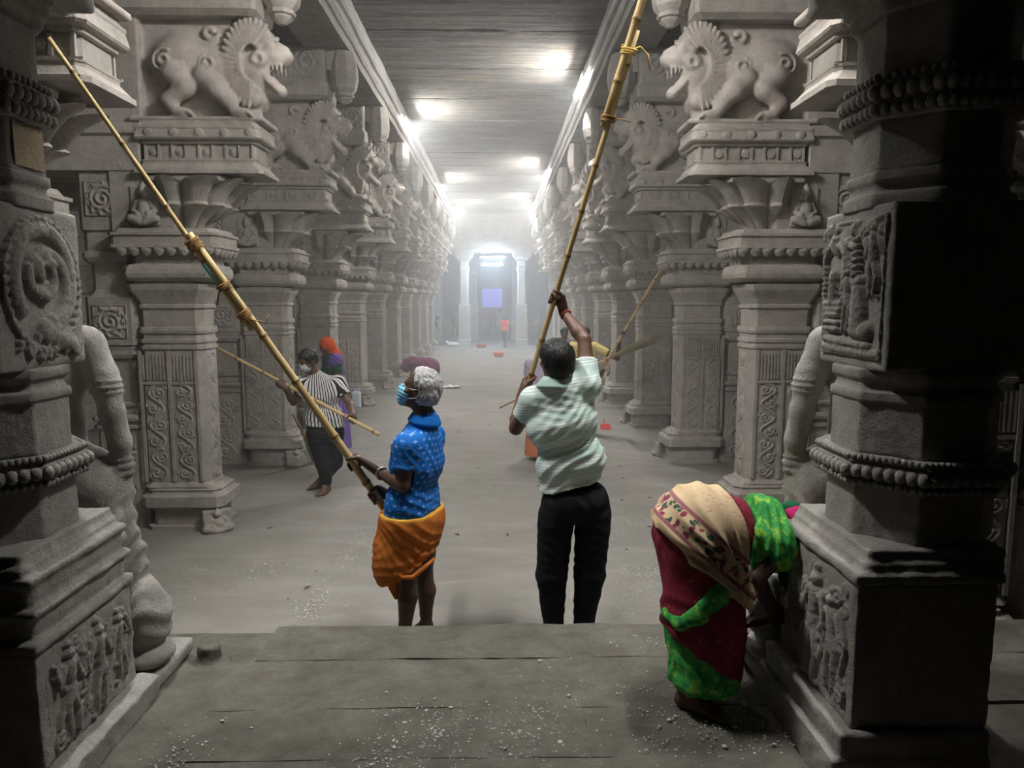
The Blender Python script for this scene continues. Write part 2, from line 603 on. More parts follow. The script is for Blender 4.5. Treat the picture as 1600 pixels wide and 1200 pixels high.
plat = tag(link('platform', MB().box(-4.6, 4.6, .2, 3.50, -.3, .27).mesh('platform', SLAB_M)), 'raised stone platform in the foreground', kind='structure')
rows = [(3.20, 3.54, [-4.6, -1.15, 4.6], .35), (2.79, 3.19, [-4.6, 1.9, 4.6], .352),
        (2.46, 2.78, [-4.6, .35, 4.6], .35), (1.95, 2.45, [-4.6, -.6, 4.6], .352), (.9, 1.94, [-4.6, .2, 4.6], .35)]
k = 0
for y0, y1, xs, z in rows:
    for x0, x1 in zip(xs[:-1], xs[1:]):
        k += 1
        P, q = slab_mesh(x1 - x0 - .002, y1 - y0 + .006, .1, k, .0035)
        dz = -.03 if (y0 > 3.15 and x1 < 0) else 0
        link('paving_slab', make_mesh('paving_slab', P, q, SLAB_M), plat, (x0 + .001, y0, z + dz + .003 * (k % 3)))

ceil = tag(link('ceiling', MB().box(-9, 9, 2.0, 60, CEIL_Z + .16, CEIL_Z + .5).mesh('ceiling', CEIL_M)), 'stone slab ceiling of the hall', kind='structure')
y = 3.6
k = 0
while y < 31:
    w = (.52, .6, .47, .56)[k % 4]
    nx = 24
    rg = np.random.RandomState(100 + k)
    m = MB()
    P, q = slab_mesh(3.3, w - .004, .18, 300 + k, .006)
    P[:, 2] *= -1
    P[:, 2] += .006 * (k % 3)
    link('ceiling_slab', make_mesh('ceiling_slab', P, [f[::-1] for f in q], CEIL_M), ceil, (-1.85, y, CEIL_Z))
    y += w; k += 1

# long beams that carry the ceiling over the two colonnades
def long_beam(name, xf, sgn, label):
    """xf inner face, sgn = +1 for the right-hand beam"""
    m = MB()
    prof = [(BEAM_Z, 0.0), (BEAM_Z + .10, 0), (BEAM_Z + .105, .03), (BEAM_Z + .15, .045), (BEAM_Z + .19, .03), (BEAM_Z + .195, -.02),
            (BEAM_Z + .36, -.02), (BEAM_Z + .365, .02), (BEAM_Z + .44, .035), (BEAM_Z + .445, -.01), (CEIL_Z + .02, -.01)]
    rings = []
    for yy in np.arange(3.3, 31.01, .35):
        j = .006 * sin(yy * 5.1) + .006 * sin(yy * 2.3)
        rings.append([(xf - sgn * (o + j * .6), yy, z + j * .4) for z, o in prof] + [(xf + sgn * .5, yy, CEIL_Z + .02), (xf + sgn * .5, yy, BEAM_Z)])
    if sgn > 0: rings = [r[::-1] for r in rings]
    m.loft(rings)
    return tag(m.obj(name, STONE_FRONT), label, kind='structure')
long_beam('beam_left', -1.75, -1, 'moulded stone beam along the left ceiling edge')
long_beam('beam_right', 1.35, 1, 'moulded stone beam along the right ceiling edge')
# unseen lintel over the foreground pillars, above the frame, placed to shade the platform
tag(MB().prof([(3.515, 0), (3.75, 0), (3.76, .05), (3.9, .05), (3.91, 0), (CEIL_Z + .3, 0)], -9, 9, 2.3, 3.05, .01).obj('lintel', STONE_FRONT), 'unseen stone lintel over the foreground pillars, placed to shade the platform', kind='structure')

def block_wall(name, x, sgn, label):
    w = tag(MB().box(x, x + sgn * .5, 2, 60, -.2, CEIL_Z + .3).obj(name, STONE), label, kind='structure')
    meshes = []
    for j in range(4):
        m = MB().prof([(0, -.0), (.012, .004), (.40, .004), (.412, 0)], 0, .06, .006, 1.19, .012)
        meshes.append(m.mesh('stone_block', STONE))
    rg = np.random.RandomState(3)
    for r in range(13):
        for c in range(17):
            yy = 3.0 + c * 1.2 + (.6 if r % 2 else 0)
            link('stone_block', meshes[(r + c) % 4], w, (x - sgn * (.045 + rg.uniform(0, .02)) - (.03), yy, .02 + r * .42))
block_wall('wall_left', -6.4, -1, 'coursed stone wall of the left aisle')
block_wall('wall_right', 6.1, 1, 'coursed stone wall of the right aisle')
tag(MB().box(-9, 9, 58, 58.4, -.3, CEIL_Z + .4).obj('wall_back', STONE), 'dark stone wall at the far end', kind='structure')
LOW_BOUNCE = stone_mat('low_bounce_stone', (.02, .019, .018), (.035, .033, .031), (.05, .048, .045))  # unseen walls coloured near-black to cut bounce light on the foreground pillar fronts
tag(MB().box(-9, 9, -3.5, -3.1, -.3, CEIL_Z + .6).obj('wall_front', LOW_BOUNCE), 'stone wall behind the platform', kind='structure')
tag(MB().box(-9.2, -8.8, -3.2, 58, -.3, CEIL_Z + .6).box(8.8, 9.2, -3.2, 58, -.3, CEIL_Z + .6).box(-9, 9, -3.2, 2.2, CEIL_Z, CEIL_Z + .3).box(-9, 9, -3.2, .9, -.3, .34).obj('wall_outer', LOW_BOUNCE), 'stone shell around the foreground aisle', kind='structure')

# ------------------------------------------------------------------ tube lamps
def tube_lamp(name, loc, axis, length, mat, label, group=None, hang=0, n=1):
    t = thing(name, label, 'lamp', loc, 0 if axis == 'x' else pi / 2, group)
    h = length / 2
    MB().box(-h - .02, h + .02, -.022, .022, .018, .06).obj('batten', plain('lamp_batten', (.75, .76, .78), .5), t)
    for sx in (-1, 1):
        MB().box(sx * h - .018, sx * h + .018, -.016, .016, -.02, .022).obj('tube_socket', plain('lamp_socket', (.7, .7, .72), .5), t)
    g = MB().tube([(-h, 0, 0), (h, 0, 0)], .016, 10).mesh('glass_tube', mat, True)
    for q in range(n):
        link('glass_tube', g, t, (0, .0 if n == 1 else (q - .5) * .07, 0))
    if hang:
        for sx in (-1, 1):
            MB().tube([(sx * h * .8, 0, .05), (sx * h * .8, 0, .05 + hang)], .004, 5).obj('hanger', STEEL, t)
    return t
LZ = 5.28
for i, (yy, w) in enumerate([(3.8, 'nearest tube lamp on the left beam, above the frame'), (14.0, 'larger white tube lamp in view on the left ceiling beam'), (21.6, 'middle white tube lamp on the left ceiling beam'), (26.9, 'farthest small white tube lamp on the left ceiling beam')]):
    tube_lamp('tube_lamp', (-1.68, yy, LZ), 'y', 1.15, TUBE_M, w, 'tube lamps along the beams')
for i, (yy, w) in enumerate([(3.6, 'nearest tube lamp on the right beam, above the frame'), (11.4, 'larger white tube lamp in view on the right ceiling beam'), (19.3, 'middle white tube lamp on the right ceiling beam'), (25.4, 'farthest small white tube lamp on the right ceiling beam')]):
    tube_lamp('tube_lamp', (1.26, yy, LZ), 'y', 1.15, TUBE_M, w, 'tube lamps along the beams')
pe = at(770, 402, 30.45)
tube_lamp('tube_lamp', pe, 'x', 1.08, TUBE_END_M, 'upper bluish white tube lamp glowing in the far doorway', 'doorway tube lamps', .35)
pe = at(769, 414, 30.6)
tube_lamp('tube_lamp', pe, 'x', .9, TUBE_END_M, 'lower, shorter bluish tube lamp glowing in the far doorway', 'doorway tube lamps', .7)
for (xf, nm, lb) in ((-1.75, -1, 'left'), (1.35, 1, 'right')):
    t = thing('electrical_conduit', 'grey pipes and cable running along the %s ceiling beam' % lb, 'pipe', (xf, 3.4, LZ))
    for j, (dx, dz, r) in enumerate(((.028, .09, .012), (.02, -.12, .009))):
        pts = [(-nm * dx + .004 * sin(yy * 1.7 + j), yy - 3.4, dz + .006 * sin(yy * 2.1 + j * 2)) for yy in np.arange(3.4, 30.6, .4)]
        MB().tube(pts, r, 6).obj('pipe', STEEL, t, smooth=True)

# ------------------------------------------------------------------ haze: dust in the air
def haze(name, y0, y1, dens, label):
    m = bpy.data.materials.new(name)
    m.use_nodes = True
    nt = m.node_tree
    nt.nodes.clear()
    o = nt.nodes.new('ShaderNodeOutputMaterial')
    v = nt.nodes.new('ShaderNodeVolumeScatter')
    v.inputs['Color'].default_value = (.96, .98, 1.0, 1)
    v.inputs['Density'].default_value = dens
    v.inputs['Anisotropy'].default_value = HAZE_G
    nt.links.new(v.outputs[0], o.inputs['Volume'])
    ob = MB().box(-6.2, 5.9, y0, y1, .03, CEIL_Z - .02).obj(name, m)
    tag(ob, label, 'haze', kind='stuff')
haze('thin_dust_haze', 4.6, 13.0, HAZE_NEAR, 'thin pale dust haze hanging in the front half of the hall')
haze('dense_dust_haze', 13.01, 56, HAZE_FAR, 'denser pale dust haze filling the far half of the hall')

# ------------------------------------------------------------------ pillars of the hall
# local frame of one pillar: +x towards the middle of the hall (x = 0 is the inner face of its base), y across, z up
def yali_mesh():
    s = Sdf((-.62, -.30, -.02), (.74, .30, .86), .0125)
    s.box((-.19, 0, .42), (.43, .09, .42), rnd=.01)
    s.box((.22, 0, .30), (.14, .10, .30), rnd=.02, k=.03)
    s.box((-.05, 0, .0), (.56, .21, .02), rnd=.008)
    s.box((-.56, 0, .42), (.05, .17, .42), rnd=.01)
    s.ell((-.20, 0, .47), (.30, .21, .27), k=.05)
    s.ell((.10, 0, .41), (.26, .19, .25), k=.06)
    # neck and mane: thick crescent behind the head
    a = np.linspace(radians(70), radians(262), 15)
    for i in range(14):
        p = (.42 + .17 * cos(a[i]), 0, .46 + .26 * sin(a[i]))
        q = (.42 + .17 * cos(a[i + 1]), 0, .46 + .26 * sin(a[i + 1]))
        for y in (-.09, 0, .09):
            s.cap(V(*p) + (0, y, 0), V(*q) + (0, y, 0), .088, .088, .02)
    s.ell((.40, 0, .44), (.15, .14, .20), k=.03)
    for sg in (-1, 1):
        # mane locks
        for t in np.linspace(radians(66), radians(268), 21):
            c, d = cos(t), sin(t)
            p0 = V(.42 + .09 * c, sg * .186, .46 + .15 * d)
            p1 = V(.42 + .25 * cos(t - .12), sg * .155, .46 + .35 * sin(t - .12))
            s.cap(p0, p1, .015, .021, .002)
        # ornaments: belt, haunch and shoulder scrolls
        sp = spiral(-.30, .46, .10, .015, 1.0, 1.6, 30)
        s.chain([V(x, sg * (.10 + .115 * sqrt(max(.02, 1 - ((x + .20) / .31) ** 2 - ((z - .47) / .28) ** 2))), z) for x, z in sp], .013, .006)
        sp = spiral(.06, .45, .075, .015, 2.0, 1.5, 26)
        s.chain([V(x, sg * (.19 * sqrt(max(.05, 1 - ((x - .10) / .27) ** 2 - ((z - .41) / .26) ** 2)) + .006), z) for x, z in sp], .013, .006)
        for bx in (-.02,):
            s.chain([V(bx - .10 + .02 * sin(z * 9), sg * (.19 * sqrt(max(.05, 1 - ((z - .43) / .27) ** 2)) + .006), z) for z in np.linspace(.24, .64, 9)], .016, .006)
        # hind leg, with knee forward and hock back
        s.chain([V(-.22, sg * .13, .36), V(-.13, sg * .185, .26), V(-.27, sg * .18, .15), V(-.22, sg * .18, .07)], [.13, .085, .062, .05], .03)
        s.ell((-.16, sg * .185, .05), (.085, .055, .042), k=.02)
        # fore leg
        s.chain([V(.02, sg * .13, .34), V(.12, sg * .18, .25), V(.22, sg * .185, .15), V(.27, sg * .185, .07)], [.11, .085, .062, .05], .03)
        s.ell((.33, sg * .185, .05), (.085, .058, .045), k=.02)
        for j in range(4):
            for bx in (-.10, .39):
                s.cap((bx, sg * .185 + (j - 1.5) * .027, .05), (bx + .035, sg * .185 + (j - 1.5) * .027, .022), .018, .012, .005)
        # leg curls
        for cx, cz in ((-.16, .20), (.17, .21)):
            sp = spiral(cx, cz, .045, .008, 0, 1.3, 14)
            s.chain([V(x, sg * .232, z) for x, z in sp], .009, .006)
        # curled tail lying on the slab
        sp = np.concatenate([[(-.05, .64), (.05, .62), (.13, .66)], spiral(.07, .72, .07, .02, -.3, -.9, 14)])
        s.chain([V(x, sg * .105, z) for x, z in sp], .022, .008)
        # head side: eye, ear, cheek
        s.ell((.555, sg * .088, .615), (.042, .038, .040), k=.008)
        s.ell((.555, sg * .115, .615), (.022, .02, .022), k=.004)
        s.cap((.53, sg * .10, .665), (.61, sg * .085, .66), .018, .014, .008)
        s.chain([V(.45, sg * .13, .62), V(.43, sg * .16, .70), V(.45, sg * .165, .74)], [.035, .028, .012], .008)
        s.ell((.445, sg * .155, .665), (.014, .02, .03), sub=True, k=.006)
        s.ell((.46, sg * .115, .50), (.075, .05, .07), k=.015)
        s.ell((.47, sg * .155, .50), (.03, .022, .03), sub=True, k=.006)
        # teeth and jaw rim
        for j in range(4):
            s.cap((.53 + j * .035, sg * .062, .475 - j * .002), (.53 + j * .035, sg * .062, .44 - j * .008), .014, .008, .003)
        s.chain([V(.45, sg * .085, .44), V(.53, sg * .08, .34), V(.60, sg * .05, .275)], [.03, .025, .02], .008)
    # head: cranium, upper jaw, nose, lower jaw
    s.ell((.50, 0, .585), (.13, .125, .115), k=.03)
    s.ell((.60, 0, .545), (.105, .095, .075), k=.03)
    s.ell((.675, 0, .56), (.05, .065, .05), k=.015)
    s.cap((.60, 0, .64), (.67, 0, .61), .04, .03, .015)
    s.cap((.44, 0, .42), (.61, 0, .275), .075, .052, .02)
    s.cap((.50, -.02, .43), (.60, .0, .345), .03, .025, .006, sub=True)
    s.ell((.45, 0, .72), (.10, .10, .06), k=.02)
    s.cap((.30, 0, .30), (.36, 0, .02), .10, .09, .03)
    v, f = s.surface()
    v = relax(v, f, 1, .2)
    return make_mesh('lion_figure', v, f, STONE_YALI, True)

def seated_figure(h=.30):
    s = Sdf((-.14, -.08, -.01), (.14, .1, h + .02), .009)
    k = h / .3
    s.box((0, .03, .14 * k), (.12, .03, .14 * k), rnd=.005)
    s.ell((0, -.01, .12 * k), (.055, .05, .07 * k), k=.02)
    s.ell((0, -.015, .235 * k), (.035, .035, .042 * k), k=.01)
    s.cap((0, -.01, .27 * k), (0, -.01, .30 * k), .028, .012, .01)
    for sg in (-1, 1):
        s.chain([V(sg * .03, -.02, .06 * k), V(sg * .10, -.035, .05 * k), V(sg * .02, -.055, .02 * k)], [.04, .032, .025], .012)
        s.chain([V(sg * .055, -.01, .165 * k), V(sg * .09, -.015, .10 * k), V(sg * .045, -.05, .085 * k)], [.022, .02, .016], .01)
    v, f = s.surface()
    return make_mesh('seated_figure', v, f, STONE, True)

def petal_row(m, x0, x1, y0, y1, z, w=.09, h=.07, d=.04):
    """hanging lotus petals round three sides (both y faces and the +x end)"""
    def petal(cx, cy, nx, ny):
        tx, ty = -ny, nx
        rings = []
        for a in np.linspace(0, 1, 6):
            ww = w * .5 * sqrt(max(.02, 1 - a ** 2.4))
            bulge = d * (.35 + .65 * sin(pi * min(1, a + .25)))
            rings.append([(cx + tx * u * ww + nx * bulge * (1 - .55 * u * u), cy + ty * u * ww + ny * bulge * (1 - .55 * u * u), z - h * a) for u in (-1, -.5, 0, .5, 1)]
                         + [(cx + tx * u * ww - nx * .01, cy + ty * u * ww - ny * .01, z - h * a) for u in (1, 0, -1)])
        m.loft(rings)
    n = int(round((x1 - x0) / w))
    for i in range(n):
        x = x0 + (i + .5) * (x1 - x0) / n
        petal(x, y0, 0, -1); petal(x, y1, 0, 1)
    n = max(2, int(round((y1 - y0) / w)))
    for i in range(n):
        petal(x1, y0 + (i + .5) * (y1 - y0) / n, 1, 0)

def lotus_bell(m, x, z0, z1, r0, r1, flutes=5, depth=.25):
    """fluted flaring lotus bracket: half bell bulging to +x, square-ish in plan"""
    NA, rings = 61, []
    for t in np.linspace(0, 1, 15):
        if t < .55:
            u = t / .55; r = r0 + (r1 * .80 - r0) * u ** 1.6 ; lip = .02 * max(0, u - .85) / .15
        else:
            u = (t - .55) / .45; r = r1 * .72 + (r1 - r1 * .72) * u ** 1.3; lip = .03 * max(0, u - .8) / .2
        ring = []
        for a in np.linspace(-pi / 2, pi / 2, NA):
            sc = abs(cos(flutes * (a + pi / 2))) ** .6
            rr = (r + lip) * (1 - .24 * (1 - sc)) / (abs(cos(a)) ** 5 + abs(sin(a)) ** 5) ** .2
            zz = z0 + (z1 - z0) * t + (.045 * (sc - .6) if (t > .98 or .5 < t < .56) else 0)
            ring.append((x + rr * cos(a) * depth / .25, rr * sin(a), zz))
        ring += [(x - .12, rr * .6, zz), (x - .12, -rr * .6, zz)]
        rings.append(ring)
    m.loft(rings)

HY = .20
def build_pillar_parts():
    """list of (name, mesh, loc, rotz, kind) in pillar space"""
    P = []
    def put(name, m, mat=STONE, smooth=False, loc=(0, 0, 0), rz=0.0, kind=None):
        me = m if isinstance(m, bpy.types.Mesh) else m.mesh(name, mat, smooth)
        P.append((name, me, loc, rz, kind))
    # base mouldings
    put('plinth', MB().prof([(-.02, 0), (.035, 0), (.036, -.04), (.17, -.04), (.171, -.02), (.20, -.015)], -.66, .0, -HY - .03, HY + .03, .05))
    put('base_block', MB().prof([(.20, .0), (.215, .015), (.305, .015), (.32, 0), (.325, -.02), (.345, -.03), (.36, -.02), (.375, -.05), (.40, -.07)], -.68, .02, -HY - .04, HY + .04, .06))
    # shaft with mouldings
    sh = [(.38, .03), (.41, .01), (.42, 0), (1.60, 0), (1.61, .014), (1.635, .014), (1.64, .004), (1.66, .004), (1.665, .014), (1.69, .014), (1.70, 0),
          (1.74, .0), (1.745, .012), (1.77, .018), (1.80, .012), (1.805, -.006), (1.96, -.004), (1.965, .012), (1.99, .012), (2.0, .0), (2.05, .02), (2.12, .055), (2.17, .065), (2.175, .03), (2.21, .03)]
    put('shaft', MB().prof(sh, -.66, -.10, -HY + .03, HY - .03, .055))
    # fillets that frame the carved strips
    m = MB()
    for sg in (-1, 1):
        y = sg * (HY - .03)
        for x in (-.65, -.405, -.165):
            m.box(x - .013, x + .013, min(y, y + sg * .016), max(y, y + sg * .016), .43, 1.60)
        m.box(-.65, -.165, min(y, y + sg * .012), max(y, y + sg * .012), 1.30, 1.325)
        for j in range(16):     # little pilaster frieze above the creeper
            x = -.63 + j * .0295
            m.box(x, x + .014, min(y, y + sg * .012), max(y, y + sg * .012), 1.34, 1.56)
    put('fillet', m, kind='stuff')
    pv = make_mesh('carved_strip', *relief(.205, .86, .0075, vine(.205, .86, 6, .013, .016, 4), 0, .0012, 2), STONE, True)
    pv2 = make_mesh('carved_strip', *relief(.205, .86, .0075, vine(.205, .86, 7, .012, .016, 9), 0, .0012, 5), STONE, True)
    for sg, rz in ((-1, 0.0), (1, pi)):
        y = sg * (HY - .032)
        for j, (x, me) in enumerate(((-.635, pv), (-.39, pv2))):
            put('carved_strip', me, loc=(x if sg < 0 else x + .205, y, .44), rz=rz)
    pe = make_mesh('carved_strip', *relief(.20, 1.14, .0085, vine(.20, 1.14, 9, .012, .014, 12), 0, .0012, 6), STONE, True)
    put('carved_strip', pe, loc=(-.098, -.10, .44), rz=pi / 2)
    put('crouching_figure', seated_figure(.2), loc=(-.02, -HY - .05, .0), rz=.5)
    # capital, lotus slab
    put('cushion_capital', MB().prof([(2.19, -.02), (2.20, .02), (2.225, .045), (2.26, .052), (2.30, .045), (2.33, .03), (2.345, -.01), (2.42, -.01)], -.70, .01, -HY - .01, HY + .01, .07))
    m = MB().prof([(2.42, .0), (2.47, .02), (2.475, .05), (2.50, .05), (2.505, .035), (2.575, .035), (2.58, .05), (2.60, .05), (2.605, .02), (2.64, .0)], -.78, .06, -HY - .03, HY + .03, .05)
    put('lotus_slab', m)
    m = MB(); petal_row(m, -.76, .07, -HY - .05, HY + .05, 2.48, .10, .075, .035)
    put('petal_row', m, smooth=True, kind='stuff')
    # lotus bracket zone
    put('neck_block', MB().prof([(2.62, 0), (3.14, 0)], -.84, -.26, -HY + .02, HY - .02, .03))
    m = MB(); lotus_bell(m, -.28, 2.63, 3.03, .13, .40, 6, .36)
    put('lotus_bracket', m)
    put('lotus_abacus', MB().prof([(3.02, .0), (3.035, .03), (3.07, .03), (3.075, .01), (3.10, .01), (3.105, .035), (3.135, .035)], -.50, .14, -HY, HY, .04))
    sf = seated_figure(.36)
    for sg, rz in ((-1, 0), (1, pi)):
        put('carved_figure', sf, loc=(-.52, sg * (HY - .005), 2.66), rz=rz)
    # bracket pedestal of the lion
    br = [(3.12, .05), (3.155, .05), (3.165, .035), (3.22, -.005), (3.24, -.005), (3.245, .0), (3.255, .0), (3.26, -.03), (3.40, -.03), (3.405, -.005), (3.43, .0), (3.44, .03), (3.455, .04), (3.53, .025), (3.545, .03), (3.56, .03), (3.57, .01), (3.63, .0)]
    br = [(3.09 + (z - 3.12) * .88, o) for z, o in br]
    put('bracket_slab', MB().prof(br, -.55, .45, -HY, HY, .035))
    ROS = MB().lathe([(-.012, .010), (-.010, .034), (-.002, .036), (.004, .030), (.004, .018), (.012, .016), (.014, .004)], n=14).mesh('rosette', STONE)
    ROS.transform(__import__('mathutils').Matrix.Rotation(pi / 2, 4, 'X'))
    BOSS = MB().ball((0, 0, 0), (.045, .014, .04), 10, 6).mesh('boss', STONE, True)
    m = MB()
    for sg in (-1, 1):
        y = sg * (HY - .03)
        a, b = min(y, y + sg * .018), max(y, y + sg * .018)
        for j in range(9):
            x = -.50 + j * .112
            m.box(x, x + .018, a, b, 3.218, 3.332)
        m.box(-.50, .45, a, a + .006 if sg < 0 else b, 3.21, 3.222)
        for j in (0, 2, 4, 6):
            put('rosette', ROS, loc=(-.50 + (j + .58) * .112, y + sg * .004, 3.275))
        for j in range(5):
            put('boss', BOSS, loc=(-.44 + j * .21, sg * (HY + .032), 3.42))
    put('frieze_strip', m, kind='stuff')
    put('lion_figure', yali_mesh(), loc=(0.0, 0, 3.54))
    # upper beam stack
    put('architrave', MB().prof([(4.36, -.02), (4.40, .03), (4.50, .04), (4.55, .03), (4.56, .0), (4.60, .0)], -1.0, .46, -HY - .02, HY + .02, .03))
    put('beam_block', MB().prof([(4.59, 0), (4.96, 0)], -1.0, .46, -HY, HY, .02))
    S = []
    for j in range(4):
        S.append((spiral(.17 + j * .36, .18, .13, .02, (0 if j % 2 else pi), 1.5, 30), .018, .02))
        S.append((spiral(.17 + j * .36, .18, .165, .16, 0, 1.0, 20), .008, .012))
        for a in np.linspace(0, 2 * pi, 7)[:-1]:
            S.append(([(.17 + j * .36 + .06 * cos(a), .18 + .06 * sin(a)), (.17 + j * .36 + .1 * cos(a + .5), .18 + .1 * sin(a + .5))], .016, .015))
    ps = make_mesh('scroll_frieze', *relief(1.42, .35, .011, S, 0, .002, 8), STONE, True)
    put('scroll_frieze', ps, loc=(-.98, -HY - .003, 4.60)); put('scroll_frieze', ps, loc=(.44, HY + .003, 4.60), rz=pi)
    # hanging lotus bud corbel
    m = MB()
    m.box(.44, .62, -.10, .10, 4.72, 4.96)
    m.lathe([(.0, .03), (.03, .075), (.05, .10), (.065, .085), (.075, .115), (.10, .12), (.11, .105), (.16, .15), (.28, .175), (.42, .17), (.50, .15), (.58, .13)], (.64, 0, 4.36), 8, pi / 8)
    put('hanging_bud_corbel', m)
    # outer attached column
    cx0, cx1 = -1.10, -.68
    m = MB().prof([(-.02, .0), (.90, 0), (.905, .02), (.93, .02), (.935, 0), (.97, .0), (.975, .025), (1.0, .03), (1.02, .02), (1.03, -.02), (1.10, -.02), (1.105, .0), (1.13, .0), (1.14, -.03),
                   (1.52, -.03), (1.53, 0), (1.56, .01), (1.60, .0), (1.605, .005), (1.64, .005), (1.645, .02), (2.06, .02), (2.065, 0), (2.10, -.02), (2.13, -.03), (2.34, -.03), (2.36, 0), (2.40, .02), (2.44, .02), (2.46, .0), (2.62, .0), (2.63, .02), (3.12, .02)],
                  cx0, cx1, -HY + .06, HY - .06, .05)
    put('side_column', m)
    ps2 = make_mesh('carved_square', *relief(.30, .30, .008, [(spiral(.15, .15, .11, .02, 1, 2.0, 50), .014, .016), (spiral(.15, .15, .125, .125, 0, 1, 24), .008, .01)] +
                    [([(.15 + .1 * cos(a), .15 + .1 * sin(a)), (.15 + .14 * cos(a + .3), .15 + .14 * sin(a + .3))], .014, .014) for a in np.linspace(0, 6.2, 11)], 0, .0015, 4, .012, .012), STONE, True)
    ps3 = make_mesh('carved_strip', *relief(.30, .80, .009, vine(.30, .80, 4, .016, .018, 21), 0, .0015, 7), STONE, True)
    for sg, rz in ((-1, 0), (1, pi)):
        y = sg * (HY - .06)
        xx = -1.04 if sg < 0 else -.74
        put('carved_square', ps2, loc=(xx, y + sg * .021, 1.70), rz=rz)
        put('carved_square', ps2, loc=(xx, y + sg * .021, 2.74), rz=rz)
        put('carved_strip', ps3, loc=(xx, y + sg * .002, .05), rz=rz)
    put('cross_beam', MB().prof([(3.12, .02), (3.4, .02), (3.42, .05), (3.5, .05), (3.52, 0), (4.42, 0), (4.45, .03), (5.0, .03), (5.02, 0), (5.62, 0)], -3.7, -.56, -HY + .03, HY - .03, .01))
    return P

PILLAR_PARTS = build_pillar_parts()
ORD = ['first', 'second', 'third', 'fourth', 'fifth', 'sixth', 'seventh', 'eighth', 'ninth', 'tenth', 'eleventh']

def place_pillar(x, yc, rz, label, group):
    t = thing('carved_pillar', label, 'pillar', (x, yc, 0), rz, group)
    t['kind'] = 'thing'
    for name, me, loc, r, kind in PILLAR_PARTS:
        o = link(name, me, t, loc, (0, 0, r))
        if kind: o['kind'] = kind
    return t
P0Y = 3.63
for side, x, rz in (('left', HX0, 0.0), ('right', HX1, pi)):
    for i in range(11):
        yf = P0Y if i == 0 else P1Y + (i - 1) * PITCH_Y
        if i == 0:
            lab = 'carved pillar hidden behind the dark foreground pillar, lion bracket at the top edge, %s row' % side
        elif i == 1:
            lab = 'nearest fully seen carved pillar of the %s row, with a large lion bracket' % side
        else:
            lab = '%s carved stone pillar with lion bracket, counting from the front along the %s row' % (ORD[i - 1], side)
        place_pillar(x, yf + HY + .03, rz, lab, 'carved pillars of the %s row' % side)

# ------------------------------------------------------------------ foreground pillars
def octa(s, c, hx, hy, hz, rnd=.008):
    c = np.asarray(c, float)
    sl = s._win(c - (hx, hy, hz), c + (hx, hy, hz), .03)
    X, Y, Z = s._pts(sl)
    x, y, z = np.abs(X - c[0]) / hx, np.abs(Y - c[1]) / hy, np.abs(Z - c[2])
    r = np.maximum(np.maximum(x, y), (x + y) / sqrt(2)) - 1
    s._merge(sl, np.maximum(r * min(hx, hy), z - hz) + 0 * (X + Y + Z), .006)
    return s

def worn(name, s, mat, parent, loc, amp=.004, seed=1, mir=1, smooth=True):
    v, f = s.surface()
    n = vnormals(v, f)
    w = v + np.asarray(loc, float)
    v = v + n * (amp * (vnoise(w, 14, seed) + .6 * vnoise(w, 38, seed + 1)) - amp * .4)[:, None]
    if mir < 0:
        v[:, 0] *= -1; f = f[:, ::-1]
    return link(name, make_mesh(name, v, f, mat, smooth), parent)

def human_relief(x, z, h, seed, lean=0.0):
    """strokes of a small carved standing figure"""
    rg = np.random.RandomState(seed)
    k = h
    f = lambda a, b: (x + (a + lean * b) * k, z + b * k)
    a = rg.uniform(-.06, .06)
    S = [([f(0, .90)], .075 * k, .032), ([f(0, 1.0)], .05 * k, .022),
         ([f(0, .78), f(a * .5, .62)], (.10 * k, .075 * k), .030), ([f(a * .5, .56), f(a, .46)], (.085 * k, .105 * k), .030),
         ([f(-.05 + a, .45), f(-.08, .24), f(-.07, .02)], (.06 * k, .035 * k), .026), ([f(.05 + a, .45), f(.09, .25), f(.06, .02)], (.06 * k, .035 * k), .026),
         ([f(-.09, .02), f(-.13, .0)], .028 * k, .018), ([f(.07, .02), f(.12, .0)], .028 * k, .018)]
    for sg in (-1, 1):
        e = rg.uniform(.5, .62); w = rg.uniform(.55, .98)
        S.append(([f(sg * .10, .78), f(sg * .20, e), f(sg * rg.uniform(.12, .26), w)], (.038 * k, .026 * k), .024))
    return S

def scene_panel(w, h):
    """shrine with a pillar stone on a pedestal, kneeling figures and a tree"""
    S = []
    S.append(([(.03, .03), (w - .03, .02)], .022, .02)); S.append(([(.05, .06), (w - .08, .05)], .018, .026))
    for z, a in ((.10, .045), (.125, .05), (.155, .045), (.175, .06), (.195, .06)):
        S.append(([(.095 - a, z), (.095 + a, z)], .014, .028))
    S.append(([(.095, .20), (.095, .30)], .026, .034))
    S.append((spiral(.095, .33, .085, .085, -.3, .55, 24), .016, .026))
    for sg in (-1, 1):
        for z in np.linspace(.21, .33, 7): S.append(([(.095 + sg * .075, z)], .014, .026))
    S.append(([(.095, .43)], .028, .03)); S.append(([(.095, .40), (.095, .45)], (.03, .014), .028))
    S += human_relief(.205, .09, .24, 3)
    S.append(([(.29, .13), (.29, .24)], (.05, .04), .04)); S.append(([(.29, .27)], .03, .04)); S.append(([(.27, .10), (.35, .10)], .035, .035))
    S.append(([(.25, .08), (.24, .30), (.26, .50)], (.014, .012), .02))
    rg = np.random.RandomState(5)
    for _ in range(34):
        p = np.array((rg.uniform(.02, w - .03), rg.uniform(.40, h - .025)))
        S.append(([p, p + rg.uniform(-.03, .03, 2)], rg.uniform(.012, .024), rg.uniform(.014, .032)))
    for z in np.linspace(.30, .42, 6): S.append(([(.24, z), (.28, z + .006)], .01, .03))
    S += human_relief(.375, .22, .26, 11)
    return S

